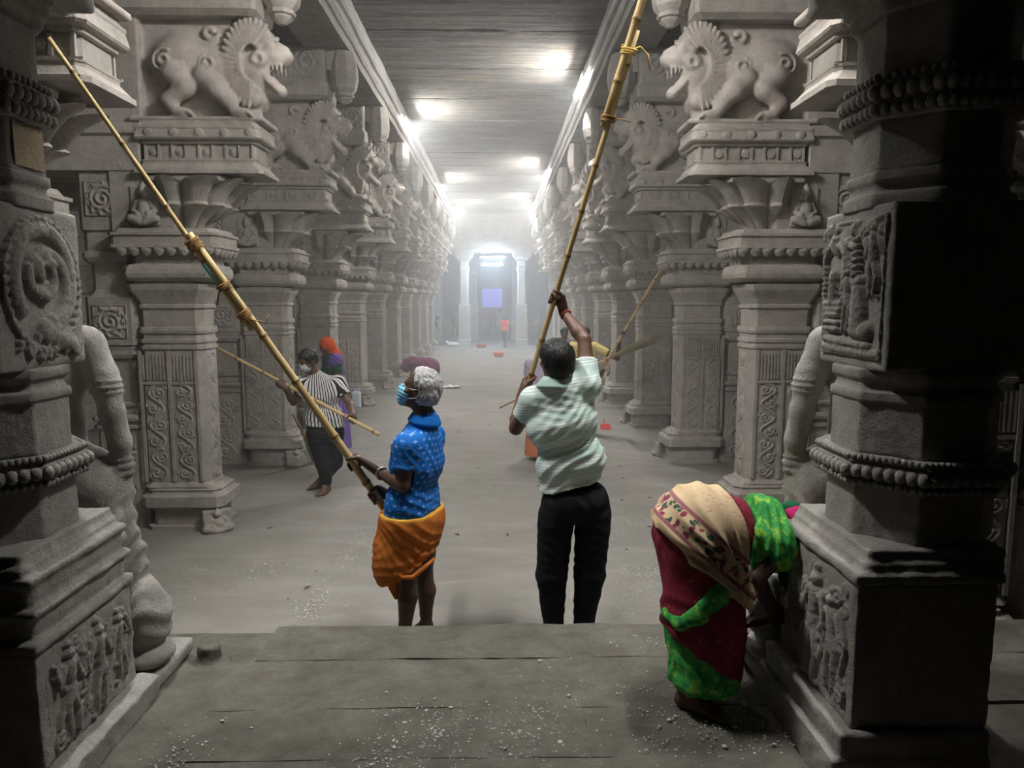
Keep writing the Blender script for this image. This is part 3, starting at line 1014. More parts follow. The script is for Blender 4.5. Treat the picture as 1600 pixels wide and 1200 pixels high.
def figure_panel(w, h, seed):
    rg = np.random.RandomState(seed)
    S = human_relief(w * .22, .03, h * .85, seed) + human_relief(w * .52, .02, h * .88, seed + 1, .05) + human_relief(w * .82, .06, h * .72, seed + 2, -.06)
    for _ in range(30):
        p = np.array((rg.uniform(.03, w - .03), rg.uniform(.03, h - .03)))
        S.append((spiral(p[0], p[1], rg.uniform(.015, .04), .006, rg.uniform(0, 6), rg.choice([-1, 1]) * 1.2, 12), .010, rg.uniform(.008, .018)))
    for k in range(4):
        x = w * (.1 + .27 * k)
        S.append(([(x, h * .25), (x + .04, h * .5), (x, h * .75)], .014, .016))
    return S

def medallion(w, h):
    S = [(spiral(w * .5, h * .56, w * .36, w * .36, radians(215), -.80, 40) * [1, 1.12] - [0, h * .07], (.035, .030), .030)]
    S.append((spiral(w * .5, h * .56, w * .36, w * .16, radians(-75), .62, 30), (.030, .02), .026))
    S.append((spiral(w * .5, h * .58, w * .19, w * .05, radians(160), 1.35, 36), (.024, .014), .026))
    S.append(([(w * .40, h * .66), (w * .44, h * .58)], (.045, .03), .034)); S.append(([(w * .52, h * .72), (w * .62, h * .66)], (.035, .02), .03))
    S.append(([(w * .42, h * .48), (w * .52, h * .44), (w * .6, h * .5)], (.03, .02), .03))
    S.append(([(w * .5, h * .20), (w * .78, h * .12)], (.05, .035), .034)); S.append(([(w * .78, h * .16), (w * .86, h * .06)], .03, .03))
    for a in np.linspace(0, 2 * pi, 40):
        p = np.array((w * .5 + w * .46 * cos(a), h * .52 + h * .44 * sin(a)))
        S.append(([p, p + .022 * np.array((cos(a + 1.2), sin(a + 1.2)))], (.017, .010), .022))
    rg = np.random.RandomState(2)
    for _ in range(26):
        p = np.array((rg.uniform(.03, w - .03), rg.uniform(.02, h * .2)))
        S.append(([p, p + rg.uniform(-.03, .03, 2)], (.016, .008), .02))
    return S

def statue(mir):
    """standing attendant carved against the far face; local origin at the pillar axis, +x towards the hall (before mirroring)"""
    s = Sdf((-.26, .26, .36), (.50, .86, 2.42), .0125)
    Y = .50
    s.box((-.07, .36, 1.2), (.11, .14, .85), rnd=.02)
    s.ell((-.08, Y, 2.16), (.085, .10, .12), k=.02); s.ell((-.08, Y, 2.28), (.07, .07, .07), k=.02)
    s.cap((-.08, Y, 2.04), (-.06, Y, 1.92), .055, .065, .03)
    s.ell((-.04, Y, 1.78), (.15, .12, .22), k=.04); s.ell((-.04, Y, 1.50), (.11, .10, .18), k=.05)
    s.ell((.03, Y + .01, 1.24), (.19, .13, .18), k=.05)
    # inner arm with armlets and bangles
    s.ell((.10, Y, 1.87), (.06, .07, .06), k=.04)
    s.chain([V(.115, Y, 1.86), V(.165, Y, 1.72), V(.195, Y, 1.56)], [.068, .062, .052], .02)
    s.chain([V(.195, Y, 1.56), V(.215, Y + .01, 1.42), V(.205, Y + .03, 1.26)], [.052, .046, .036], .02)
    for z, r in ((1.70, .072), (1.675, .075), (1.65, .070), (1.345, .054), (1.325, .056), (1.305, .055), (1.285, .052)):
        s.ell((.172 + (1.70 - z) * .11 if z > 1.5 else .210, Y + (.0 if z > 1.5 else .02), z), (r, r, .012), k=.003)
    s.ell((.20, Y + .04, 1.18), (.035, .05, .065), k=.02)
    for j in range(4):
        s.chain([V(.20 + .0 * j, Y + .01 + j * .022, 1.14), V(.207, Y + .012 + j * .022, 1.075), V(.195, Y + .01 + j * .02, 1.04)], [.014, .012, .010], .005)
    s.chain([V(.185, Y - .01, 1.19), V(.17, Y - .03, 1.13), V(.17, Y - .035, 1.09)], [.016, .014, .012], .006)
    # other arm raised to the chest
    s.chain([V(-.15, Y, 1.90), V(-.20, Y + .05, 1.66), V(-.06, Y + .15, 1.70)], [.065, .055, .04], .02)
    # garment, swaying to the hall side, and legs
    s.chain([V(.12, Y, 1.20), V(.13, Y + .02, .86), V(.12, Y + .03, .52)], [.12, .10, .085], .04)
    s.chain([V(-.06, Y, 1.20), V(-.07, Y + .02, .86), V(-.08, Y + .03, .52)], [.12, .10, .085], .04)
    s.chain([V(.17, Y - .05, 1.22), V(.215, Y - .10, 1.02), V(.20, Y - .12, .88)], [.05, .045, .03], .02)
    s.chain([V(.165, Y + .02, 1.08), V(.20, Y + .06, .92), V(.25, Y + .04, .70), V(.29, Y + .0, .55)], [.07, .06, .06, .05], .03)
    s.ell((.30, Y - .02, .64), (.10, .11, .165), k=.02)
    s.ell((.31, Y - .03, .47), (.10, .12, .05), k=.02)
    for sg, bx in ((-1, -.08), (1, .12)):
        s.cap((bx, Y + .02, .46), (bx, Y + .17, .43), .05, .035, .02)
    s.box((.08, .50, .385), (.31, .24, .035), rnd=.015, k=.01)
    v, f = s.surface()
    n = vnormals(v, f)
    fold = .006 * np.sin(v[:, 2] * 60 + 9 * np.sin(v[:, 0] * 14)) * ((v[:, 2] < 1.2) & (v[:, 2] > .5))
    v = v + n * (fold + .003 * vnoise(v, 22, 4))[:, None]
    if mir < 0:
        v[:, 0] *= -1; f = f[:, ::-1]
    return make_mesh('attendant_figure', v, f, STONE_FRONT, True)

def front_pillar(xc, sg, label, zb, zt):
    """sg = +1: hall lies to +x (left pillar); -1 mirrored"""
    yc = 2.58
    t = thing('carved_pillar', label, 'pillar', (xc, yc, .352), 0, None)
    t['kind'] = 'thing'
    z0 = -.352
    H = .25
    def sdf(z0_, z1_, m=.50):
        return Sdf((-.34, -.46, z0_ + z0), (m, .46, z1_ + z0), .011)
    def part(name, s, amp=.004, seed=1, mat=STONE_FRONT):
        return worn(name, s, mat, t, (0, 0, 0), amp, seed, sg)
    def bx(s, x0, x1, y0, y1, a, b, rnd=.012, k=.004):
        return s.box(((x0 + x1) / 2, (y0 + y1) / 2, (a + b) / 2 + z0), ((x1 - x0) / 2, (y1 - y0) / 2, (b - a) / 2), rnd=rnd, k=k)
    O = -.15
    s = sdf(.33, .62)
    bx(s, O, .41, -.36, .34, .34, zb - .08 if sg < 0 else zb); bx(s, O, .385, -.35, .33, .34, zb + .01, .02)
    part('plinth', s, .006, 3)
    s = sdf(zb - .01, zt + .01); bx(s, O, .335, -.32, .30, zb, zt + .005); part('base_block', s, .005, 5)
    s = sdf(zt, 1.22)
    bx(s, O - .02, .35, -.33, .31, zt, zt + .045)
    if zt < 1.0:
        bx(s, O - .02, .33, -.31, .29, zt + .04, zt + .13, .03); bx(s, O - .02, .345, -.325, .305, zt + .12, zt + .155, .015); bx(s, O - .02, .325, -.31, .29, zt + .15, 1.12, .03)
    bx(s, O - .02, .34, -.32, .30, 1.10, 1.135); bx(s, O - .03, .31, -.31, .29, 1.13, 1.17, .02); bx(s, O - .04, .29, -.29, .28, 1.165, 1.205)
    part('base_moulding', s, .004, 7)
    s = sdf(1.19, 1.41); octa(s, (0, 0, 1.30 + z0), .26, .26, .11); part('octagonal_shaft', s, .0035, 9)
    s = sdf(1.38, 1.52); octa(s, (0, 0, 1.45 + z0), .285, .285, .055); octa(s, (0, 0, 1.455 + z0), .30, .30, .022); part('band', s, .004, 11)
    m = MB()
    def oct_ring(r, z, n, rad, flat=1.0):
        per = []
        vs = [(r / cos(pi / 8) * cos(pi / 8 + k * pi / 4), r / cos(pi / 8) * sin(pi / 8 + k * pi / 4)) for k in range(9)]
        L = np.linspace(0, 8, n, endpoint=False)
        for l in L:
            i = int(l); u = l - i
            per.append((vs[i][0] * (1 - u) + vs[i + 1][0] * u, vs[i][1] * (1 - u) + vs[i + 1][1] * u, z + z0))
        for p in per:
            m.ball(p, (rad, rad, rad * flat), 7, 5)
    oct_ring(.292, 1.495, 96, .0125); oct_ring(.30, 1.445, 56, .021, 1.2); oct_ring(.29, 1.405, 80, .014)
    m.obj('bead_band', STONE_FRONT, t, smooth=True)['kind'] = 'stuff'
    s = sdf(1.49, 1.71); octa(s, (0, 0, 1.60 + z0), .255, .255, .10); part('octagonal_shaft', s, .0035, 13)
    s = sdf(1.68, 1.82)
    octa(s, (0, 0, 1.705 + z0), .265, .265, .02); octa(s, (0, 0, 1.745 + z0), .245, .245, .03); octa(s, (0, 0, 1.785 + z0), .262, .262, .022)
    part('moulding', s, .003, 15)
    s = sdf(1.79, 2.39); bx(s, -H, H, -H, H, 1.80, 2.37); part('square_block', s, .004, 17)
    s = sdf(2.35, 2.50)
    octa(s, (0, 0, 2.385 + z0), .255, .255, .025); octa(s, (0, 0, 2.425 + z0), .235, .235, .025); octa(s, (0, 0, 2.465 + z0), .25, .25, .02)
    part('moulding', s, .003, 19)
    s = sdf(2.47, 2.67); octa(s, (0, 0, 2.57 + z0), .235, .235, .095); part('octagonal_shaft', s, .003, 21)
    if sg > 0:
        MB().box(.22, .2415, -.075, .085, 2.50 + z0, 2.645 + z0).obj('ochre_panel', YELLOWED, t)
    s = sdf(2.63, 2.81); octa(s, (0, 0, 2.72 + z0), .262, .262, .07); part('band', s, .006, 23)
    m = MB(); oct_ring(.268, 2.68, 52, .017, 1.3); oct_ring(.272, 2.735, 46, .021, 1.3); oct_ring(.262, 2.785, 60, .014)
    m.obj('floral_band', STONE_FRONT, t, smooth=True)['kind'] = 'stuff'
    s = sdf(2.77, 3.02); octa(s, (0, 0, 2.90 + z0), .235, .235, .115); part('octagonal_shaft', s, .003, 25)
    s = sdf(2.98, 3.16)
    octa(s, (0, 0, 3.015 + z0), .265, .265, .022); octa(s, (0, 0, 3.06 + z0), .285, .285, .02); octa(s, (0, 0, 3.11 + z0), .30, .30, .03)
    part('capital_moulding', s, .003, 27)
    s = Sdf((-.34, -.46, 3.10 + z0), (.50, .46, 3.64 + z0), .014)
    bx(s, -.27, .33, -.34, .34, 3.13, 3.51); bx(s, -.27, .42, -.28, .28, 3.19, 3.51)
    part('corbel_block', s, .004, 29)
    # carved panels on the face towards the hall
    def panel(name, w, h, S, x, z, res=.006, border=0.0, seed=1):
        P, q = relief(w, h, res, S, 0, .0022, seed, border, .012)
        # local panel: width along x, carved to -y  ->  turn so it faces +x (left pillar) or -x (right pillar)
        me = make_mesh(name, P, q, STONE_FRONT, True)
        if sg > 0:
            link(name, me, t, (x - .004, -w / 2, z + z0), (0, 0, pi / 2))
        else:
            link(name, me, t, (-x + .004, w / 2, z + z0), (0, 0, -pi / 2))
    if sg > 0:
        panel('scroll_panel', .44, .52, medallion(.44, .52), H, 1.825, .0055, 0.0, 3)
        panel('figure_panel', .56, .40, figure_panel(.56, .40, 31), .335, zb + .01, .0055, 0, 5)
    else:
        panel('scene_panel', .44, .50, scene_panel(.44, .50), H, 1.835, .0055, .012, 4)
        panel('figure_panel', .56, .51, figure_panel(.56, .51, 57), .335, zb + .01, .006, 0, 6)
    me = statue(sg)
    link('attendant_figure', me, t, (0, 0, z0))
    return t
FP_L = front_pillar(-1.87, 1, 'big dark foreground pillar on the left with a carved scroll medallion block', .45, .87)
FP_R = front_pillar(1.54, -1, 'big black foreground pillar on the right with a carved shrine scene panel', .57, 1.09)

# ------------------------------------------------------------------ far end: cross beam, doorway pillars, what is beyond
YE = 30.9
m = MB().prof([(4.02, 0), (4.14, 0), (4.15, .10), (4.40, .10), (4.41, .16), (4.58, .16), (4.60, .04), (5.30, .04), (5.31, .12), (CEIL_Z + .3, .12)], -7, 7, YE, YE + .9, .01)
xb = tag(m.obj('beam_end', STONE), 'stone cross beam with carved letters over the far doorway', kind='structure')
rg = np.random.RandomState(12)
S = []
x = .10
while x < 3.5:           # weathered letters, too worn to read
    h = .36
    for _ in range(rg.randint(2, 4)):
        p = np.array((x + rg.uniform(0, .12), .08 + rg.uniform(0, h)))
        q = np.array((x + rg.uniform(0, .14), .08 + rg.uniform(0, h)))
        S.append(([p, (p + q) / 2 + rg.uniform(-.05, .05, 2), q], .020, .06))
    x += rg.uniform(.15, .21)
lp = make_mesh('carved_letters', *relief(3.6, .52, .02, S, 0, .003, 3), STONE, True)
link('carved_letters', lp, xb, (-2.0, YE - .045, 4.70))
def far_column(x, y, w, ztop, label):
    t = thing('doorway_pillar', label, 'pillar', (x, y, 0), 0, 'plain pillars of the far doorway')
    t['kind'] = 'thing'
    h = w / 2
    MB().prof([(-.02, .05), (.25, .05), (.28, .02), (1.75, .02), (1.80, 0)], -h, h, -h, h, .03).obj('pillar_base', STONE, t)
    MB().prof([(1.79, -.03), (3.2, -.03), (3.22, 0), (3.4, 0), (3.42, -.03), (ztop - .35, -.03)], -h, h, -h, h, .07).obj('shaft', STONE, t)
    MB().prof([(ztop - .36, 0), (ztop - .3, .06), (ztop - .2, .10), (ztop - .18, .16), (ztop, .2)], -h, h, -h, h, .03).obj('capital', STONE, t)
far_column(-1.47, YE + .4, .46, 4.018, 'plain stone pillar at the left side of the far doorway')
far_column(1.05, YE + .4, .46, 4.018, 'plain stone pillar at the right side of the far doorway')
for i, (x, y, lb) in enumerate(((-1.25, 36, 'pale pillar beyond the doorway, just left of the purple panel'), (.95, 36, 'pale pillar beyond the doorway, just right of the purple panel'),
                                (-3.0, 35, 'shadowed pillar behind the left side of the far doorway'), (2.7, 35, 'shadowed pillar behind the right side of the far doorway'),
                                (-3.4, 42, 'farthest dim pillar left of the doorway'), (3.0, 42, 'farthest dim pillar right of the doorway'))):
    far_column(x, y, .5, 4.4, lb)
PURPLE = emit_mat('purple_panel_glow', (.16, .16, .85), .32)
t = thing('purple_panel', 'purple lit panel hanging in the far doorway under the tubes', 'sign', (-.35, 45, 1.5))
MB().box(-.62, .62, -.03, .03, 0, 1.15).obj('panel_face', PURPLE, t)
MB().box(-.68, .68, -.02, .05, -.06, .0).box(-.68, .68, -.02, .05, 1.15, 1.21).box(-.68, -.62, -.02, .05, 0, 1.15).box(.62, .68, -.02, .05, 0, 1.15).obj('panel_frame', STEEL, t)
for sx in (-.6, .6):
    MB().tube([(sx, 0, 1.2), (sx, 0, 4.15)], .012, 5).obj('hanging_rod', STEEL, t)

# ------------------------------------------------------------------ people: shared sculpting helpers
def skin_mat(name, c):
    t = NT(name)
    p = t.objc()
    col = t.mix(t.noise(p, 9, 4), (c[0] * .75, c[1] * .72, c[2] * .7), (c[0] * 1.2, c[1] * 1.2, c[2] * 1.2))
    n = t.bump(t.noise(p, 160, 3), .002, .35)
    return t.done(col, .48, n, .4)
def cloth_mat(name, c, rough=.85, weave=900, var=.12):
    t = NT(name)
    p = t.objc()
    col = t.mix(t.noise(p, 6, 4), tuple(x * (1 - var) for x in c), tuple(min(1, x * (1 + var)) for x in c))
    n = t.bump(t.noise(p, weave, 2), .001, .4)
    n = t.bump(t.noise(p, 28, 3), .006, .35, n)
    return t.done(col, rough, n, .15)
SKIN = skin_mat('brown_skin', (.125, .068, .045))
SKIN_D = skin_mat('dark_brown_skin', (.085, .046, .032))
HAIR = None
def hair_mat(name, a, b):
    t = NT(name)
    p = t.objc()
    s = t.noise(t.mapv(p, (1, 1, .35)), 120, 3, .7, .5)
    return t.done(t.ramp(s, [(.35, a), (.65, b)]), .5, t.bump(s, .006, .9), .4)
HAIR_B = hair_mat('black_hair', (.004, .004, .005), (.016, .015, .015))
HAIR_G = hair_mat('grey_hair', (.20, .20, .20), (.62, .62, .62))
EYE_W = plain('eye_white', (.6, .57, .52), .3)

def frame_of(f, up):
    f = unit(f); r = unit(np.cross(f, up)); u = np.cross(r, f)
    return np.stack([r, f, u], 1)       # columns: right, forward, up

def add_head(s, c, f, up, k=1.0):
    R = frame_of(f, up); c = np.asarray(c, float)
    w = lambda *p: c + R @ (np.array(p) * k)
    s.ell(w(0, -.012, .030), V(.076, .096, .088) * k, R, .02)
    s.ell(w(0, .022, -.040), V(.058, .066, .072) * k, R, .03)
    s.ell(w(0, .055, -.088), V(.030, .026, .024) * k, R, .02)
    s.cap(w(-.03, .074, .028), w(.03, .074, .028), .016 * k, .016 * k, .012)
    s.cap(w(0, .082, .018), w(0, .104, -.022), .010 * k, .016 * k, .008)
    for sg in (-1, 1):
        s.ell(w(sg * .014, .094, -.026), V(.010, .012, .010) * k, R, .006)
        s.ell(w(sg * .030, .092, .006), V(.017, .012, .012) * k, R, .008, sub=True)
        s.ell(w(sg * .046, .055, -.022), V(.022, .022, .020) * k, R, .018)
        s.ell(w(sg * .076, -.010, -.005), V(.012, .024, .034) * k, R, .008)
        s.ell(w(sg * .086, -.002, -.003), V(.006, .012, .018) * k, R, .004, sub=True)
    s.cap(w(-.020, .086, -.053), w(.020, .086, -.053), .009 * k, .009 * k, .006)
    s.cap(w(-.018, .083, -.066), w(.018, .083, -.066), .010 * k, .010 * k, .006)
    s.cap(w(-.022, .096, -.060), w(.022, .096, -.060), .0025 * k, .0025 * k, .004, sub=True)
    return w, R

def add_grip(s, c, a, wrist, side=1, k=1.0, r=.02):
    """hand closed round a pole: c point on its axis, a its direction (index finger towards +a), wrist position"""
    a = unit(a); c = np.asarray(c, float); wr = np.asarray(wrist, float)
    w = wr - c; w = unit(w - a * (w @ a)); t = np.cross(a, w) * side
    fr = .0088 * k
    q = lambda off, ph, e=0.0: c + a * off + (r + fr + e) * (cos(ph) * w + sin(ph) * t)
    for j, (off, L) in enumerate(((.034, .94), (.012, 1.0), (-.010, .96), (-.031, .80))):
        off *= k
        kn = q(off, .55, .016 * k)
        s.cap(wr + a * off * .45, kn, .019 * k, .0125 * k, .012)
        m = [kn, q(off * .98, 1.30, .006 * k), q(off * .95, 2.15 * L + .1, .0), q(off * .92, 3.1 * L, 0), q(off * .90, 3.9 * L, 0)]
        s.chain(m, [.0115 * k, .0100 * k, .0094 * k, .0088 * k, .0078 * k], .003)
    s.chain([wr + a * .018 * k, q(.030 * k, -.25, .018 * k), q(.052 * k, -1.05, .006 * k), q(.058 * k, -1.9, .0), q(.056 * k, -2.6, 0)], [.020 * k, .0155 * k, .0115 * k, .0105 * k, .009 * k], .006)
    s.cap(wr, q(0, 0, .022 * k), .024 * k, .022 * k, .015)

def add_open_hand(s, wr, d, palm_n, k=1.0, side=1, curl=.5):
    d = unit(d); n = unit(palm_n); x = np.cross(d, n) * side
    kn = [wr + d * .085 * k + x * o * k for o in (.030, .010, -.010, -.028)]
    for j, p in enumerate(kn):
        L = (.075, .083, .078, .062)[j] * k
        s.cap(wr + x * (.012 - .008 * j) * k, p, .018 * k, .012 * k, .012)
        p1 = p + (d * cos(curl * .5) + n * sin(curl * .5)) * L * .45
        p2 = p1 + (d * cos(curl * 1.2) + n * sin(curl * 1.2)) * L * .32
        p3 = p2 + (d * cos(curl * 1.9) + n * sin(curl * 1.9)) * L * .25
        s.chain([p, p1, p2, p3], [.0105 * k, .0095 * k, .0088 * k, .0075 * k], .004)
    b = wr + d * .025 * k + x * .022 * k
    s.chain([b, b + (d * .6 + x * .7 + n * .3) * .035 * k, b + (d * .85 + x * .7 + n * .5) * .062 * k, b + (d * 1.1 + x * .6 + n * .7) * .078 * k], [.015 * k, .013 * k, .011 * k, .009 * k], .006)

def add_foot(s, an, d, k=1.0, zf=0.0):
    """bare foot on the ground at height zf below ankle an, toes towards d"""
    d = unit(V(d[0], d[1], 0)); x = V(-d[1], d[0], 0)
    g = V(an[0], an[1], zf)
    s.cap(an, g - d * .022 * k + V(0, 0, .034 * k), .040 * k, .032 * k, .02)
    s.cap(g - d * .03 * k + V(0, 0, .030 * k), g + d * .05 * k + V(0, 0, .036 * k), .030 * k, .034 * k, .02)
    s.cap(an + d * .02 * k, g + d * .10 * k + V(0, 0, .03 * k), .035 * k, .028 * k, .03)
    for sg in (-1, 1):
        s.cap(g + d * .03 * k + V(0, 0, .025 * k), g + d * .125 * k + x * sg * .022 * k + V(0, 0, .02 * k), .03 * k, .021 * k, .02)
    return g, d, x
def add_toes(s, g, d, x, k=1.0, big=1):
    for j, (o, L, r) in enumerate(((.036, .062, .0135), (.014, .060, .0105), (-.004, .054, .010), (-.021, .046, .0095), (-.036, .036, .009))):
        b = g + d * (.125 - .006 * j) * k + x * big * o * k
        s.chain([b + V(0, 0, .018 * k), b + d * L * .6 * k + V(0, 0, .016 * k), b + d * L * k + V(0, 0, .011 * k)], [r * k, r * k, r * .85 * k], .005)

def bounds(pts, m):
    p = np.array([np.asarray(q, float) for q in pts])
    return p.min(0) - m, p.max(0) + m

def body(J, k=1.0, h=.008, grips=(), opens=(), zf=0.0, toes=None, fem=False, belly=0.0):
    """one continuous body from named joints"""
    pts = [J[n] for n in J if n not in ('hf', 'hu')]
    lo, hi = bounds(pts, .17 * k)
    lo[2] = min(lo[2], zf - .02)
    s = Sdf(lo, hi, h)
    lx = unit(J['sh_r'] - J['sh_l']); px = unit(J['hip_r'] - J['hip_l'])
    s.cap(J['sh_l'], J['sh_r'], .062 * k, .062 * k, .03)
    s.cap(J['chest'] - lx * .075 * k, J['chest'] + lx * .075 * k, .105 * k, .105 * k, .07)
    s.cap(J['waist'] - lx * .06 * k, J['waist'] + lx * .06 * k, (.095 + belly) * k, (.095 + belly) * k, .07)
    s.cap(J['pelvis'] - px * .07 * k, J['pelvis'] + px * .07 * k, .108 * k, .108 * k, .07)
    mid = (J['sh_l'] + J['sh_r']) / 2
    s.cap(J['chest'], mid, .10 * k, .07 * k, .06)
    s.cap(J['neck'], J['head'] + (J['head'] - J['neck']) * -.25, .060 * k, .052 * k, .03)
    s.cap(mid, J['neck'], .075 * k, .060 * k, .04)
    add_head(s, J['head'], J['hf'], J['hu'], k)
    for sd in ('l', 'r'):
        s.chain([J['sh_' + sd], (J['sh_' + sd] * .55 + J['el_' + sd] * .45), J['el_' + sd]], [.060 * k, .050 * k, .040 * k], .02)
        e, w = J['el_' + sd], J['wr_' + sd]
        s.chain([e, e * .72 + w * .28, w], [.040 * k, .043 * k, .027 * k], .012)
        hp, kn, an = J['hip_' + sd], J['kn_' + sd], J['an_' + sd]
        s.chain([hp, hp * .5 + kn * .5, kn], [.098 * k, .082 * k, .058 * k], .04)
        bk = J.get('back', V(0, -1, 0))
        s.chain([kn, kn * .70 + an * .30 + bk * .012 * k, kn * .25 + an * .75, an], [.055 * k, .059 * k, .038 * k, .034 * k], .015)
        if toes and sd in toes:
            g, d, x = add_foot(s, an, toes[sd][0], k, toes[sd][2] if len(toes[sd]) > 2 else zf)
            add_toes(s, g, d, x, k, toes[sd][1])
    for g in grips:
        add_grip(s, *g)
    for g in opens:
        add_open_hand(s, *g)
    s.J, s.k = J, k
    return s

def emit(name, s, mat, parent=None, disp=None, attrs=None, sm=1):
    v, f = s.surface()
    if sm: v = relax(v, f, sm, .45)
    if disp is not None:
        n = vnormals(v, f)
        v = v + n * disp(v)[:, None]
        v = relax(v, f, 1, .25)
    A = attrs(v) if attrs else None
    if parent is not None:
        v = v - np.asarray(parent['base'], float)
    me = make_mesh(name, v, f, mat, True, A)
    return link(name, me, parent)

def person(s, mat, label, group=None, base=None):
    v, f = s.surface()
    v = relax(v, f, 1, .35)
    b = np.asarray(base, float)
    o = link('person', make_mesh('person', v - b, f, mat, True), None, b)
    o['base'] = [float(x) for x in b]
    return tag(o, label, 'person', group)

def hair_cap(J, k=1.0, h=.006, puff=.012, front=.045, low=-.045, seed=1, amp=.0035):
    R = frame_of(J['hf'], J['hu']); c = J['head']
    w = lambda *p: c + R @ (np.array(p) * k)
    s = Sdf(c - .16 * k, c + .16 * k, h)
    s.ell(w(0, -.014, .034), V(.076 + puff, .096 + puff, .088 + puff) * k, R, 0)
    s.ell(w(0, -.055, -.015), V(.066 + puff * .6, .05 + puff, .055) * k, R, .03)
    for sg in (-1, 1):
        s.ell(w(sg * .092, .012, -.012), V(.034, .040, .040) * k, R, 0, sub=True)
    # cut away the face: a slanted plane from hairline to nape
    s.clip(w(0, front + .025, .055), R @ V(0, .95, -.35))
    s.clip(w(0, -.02, low), R @ V(0, .45, -1))
    def disp(v):
        q = (v - c) @ R * V(1, .55, .35)
        return amp * (vnoise(q, 60, seed) + .8 * vnoise(q, 150, seed + 2))
    return s, disp

def add_eyes(J, parent, k=1.0):
    R = frame_of(J['hf'], J['hu'])
    for sg in (-1, 1):
        p = J['head'] + R @ (V(sg * .030, .0815, .007) * k) - np.asarray(parent['base'], float)
        link('eye', MB().ball(p, .0115 * k, 10, 6).mesh('eye', EYE_W, True), parent)

def torso_uv(J, r0=.14):
    """u round the trunk, v down the trunk, as a function of position"""
    top = (J['sh_l'] + J['sh_r']) / 2; bot = J['pelvis']
    ax = unit(top - bot); rt = unit(J['sh_r'] - J['sh_l']); rt = unit(rt - ax * (rt @ ax)); fw = np.cross(ax, rt)
    def fn(v):
        d = v - bot
        h = d @ ax
        return {'cuv': np.stack([np.arctan2(d @ fw, d @ rt) * r0, h, d @ rt], 1)}
    return fn

def shirt(J, k=1.0, h=.008, loose=.022, sleeve=.62, hem=None, hem_n=None, hemr=.135, collar=True):
    pts = [J[n] for n in ('sh_l', 'sh_r', 'chest', 'waist', 'pelvis', 'neck', 'el_l', 'el_r')]
    lo, hi = bounds(pts, .22 * k)
    s = Sdf(lo, hi, h)
    lx = unit(J['sh_r'] - J['sh_l']); px = unit(J['hip_r'] - J['hip_l'])
    mid = (J['sh_l'] + J['sh_r']) / 2
    s.cap(J['sh_l'], J['sh_r'], (.062 + loose * .7) * k, None, .03)
    s.cap(J['chest'] - lx * .078 * k, J['chest'] + lx * .078 * k, (.108 + loose) * k, None, .07)
    s.cap(J['waist'] - lx * .085 * k, J['waist'] + lx * .085 * k, (.100 + loose) * k, None, .08)
    s.cap(J['pelvis'] - px * .075 * k, J['pelvis'] + px * .075 * k, hemr * k, None, .09)
    low = J['pelvis'] + (J['pelvis'] - J['waist']) * .8
    s.cap(low - px * .07 * k, low + px * .07 * k, hemr * k, None, .09)
    s.cap(mid, J['neck'], (.080 + loose * .7) * k, (.060 + loose * .6) * k, .04)
    s.cap(J['chest'], mid, (.106 + loose) * k, (.082 + loose) * k, .06)
    if hem is not None:
        s.clip(hem, hem_n if hem_n is not None else V(0, 0, -1))
    for sd in ('l', 'r'):
        a, b = J['sh_' + sd], J['el_' + sd]
        e = a * (1 - sleeve) + b * sleeve
        s.cap(a, e, (.060 + loose * .8) * k, (.050 + loose * .75) * k, .03, flat=True)
        s.cap(a * .03 + e * .97 - unit(b - a) * .03 * k, e + unit(b - a) * .002 * k, (.044 + loose * .75) * k, (.053 + loose * .8) * k, 0, flat=True)
        u = unit(b - a)
        s.cap(e - u * .012 * k, e + u * .1 * k, .052 * k, .052 * k, 0.0, sub=True)
    nd = unit(J['head'] - J['neck'])
    s.cap(J['neck'] + nd * .075 * k, J['neck'] + nd * .18 * k, .050 * k, .09 * k, .004, sub=True) if collar else None
    return s

def trousers(J, k=1.0, h=.008, loose=.022, cut=.10, waist=None, ank=.055, kt=.03):
    pts = [J[n] for n in ('pelvis', 'hip_l', 'hip_r', 'kn_l', 'kn_r', 'an_l', 'an_r')]
    lo, hi = bounds(pts, .2 * k)
    s = Sdf(lo, hi, h)
    px = unit(J['hip_r'] - J['hip_l'])
    s.cap(J['pelvis'] - px * .075 * k, J['pelvis'] + px * .075 * k, .125 * k, None, .06)
    for sd in ('l', 'r'):
        hp, kn, an = J['hip_' + sd], J['kn_' + sd], J['an_' + sd]
        s.cap(hp, kn, (.096 + loose * .4) * k, (.066 + loose * .85) * k, kt)
        e = an + unit(kn - an) * (cut - .09) * k
        s.cap(kn, e, (.066 + loose * .85) * k, ank * k, .02, flat=True)
    if waist is not None: s.clip(waist, V(0, 0, 1))
    return s

def wrinkle(specs):
    """specs: (direction*frequency, amplitude, centre, radius, warp)"""
    def fn(v):
        out = np.zeros(len(v))
        for i, (kd, amp, c, rad, wp) in enumerate(specs):
            ph = v @ np.asarray(kd, float) + wp * vnoise(v, 7, 20 + i)
            m = np.exp(-((v - np.asarray(c)) ** 2).sum(1) / rad ** 2) if c is not None else 1.0
            out += amp * m * (1.1 - 1.6 * np.abs(np.sin(ph))) * (.6 + .4 * vnoise(v, 5, 40 + i))
        return out
    return fn

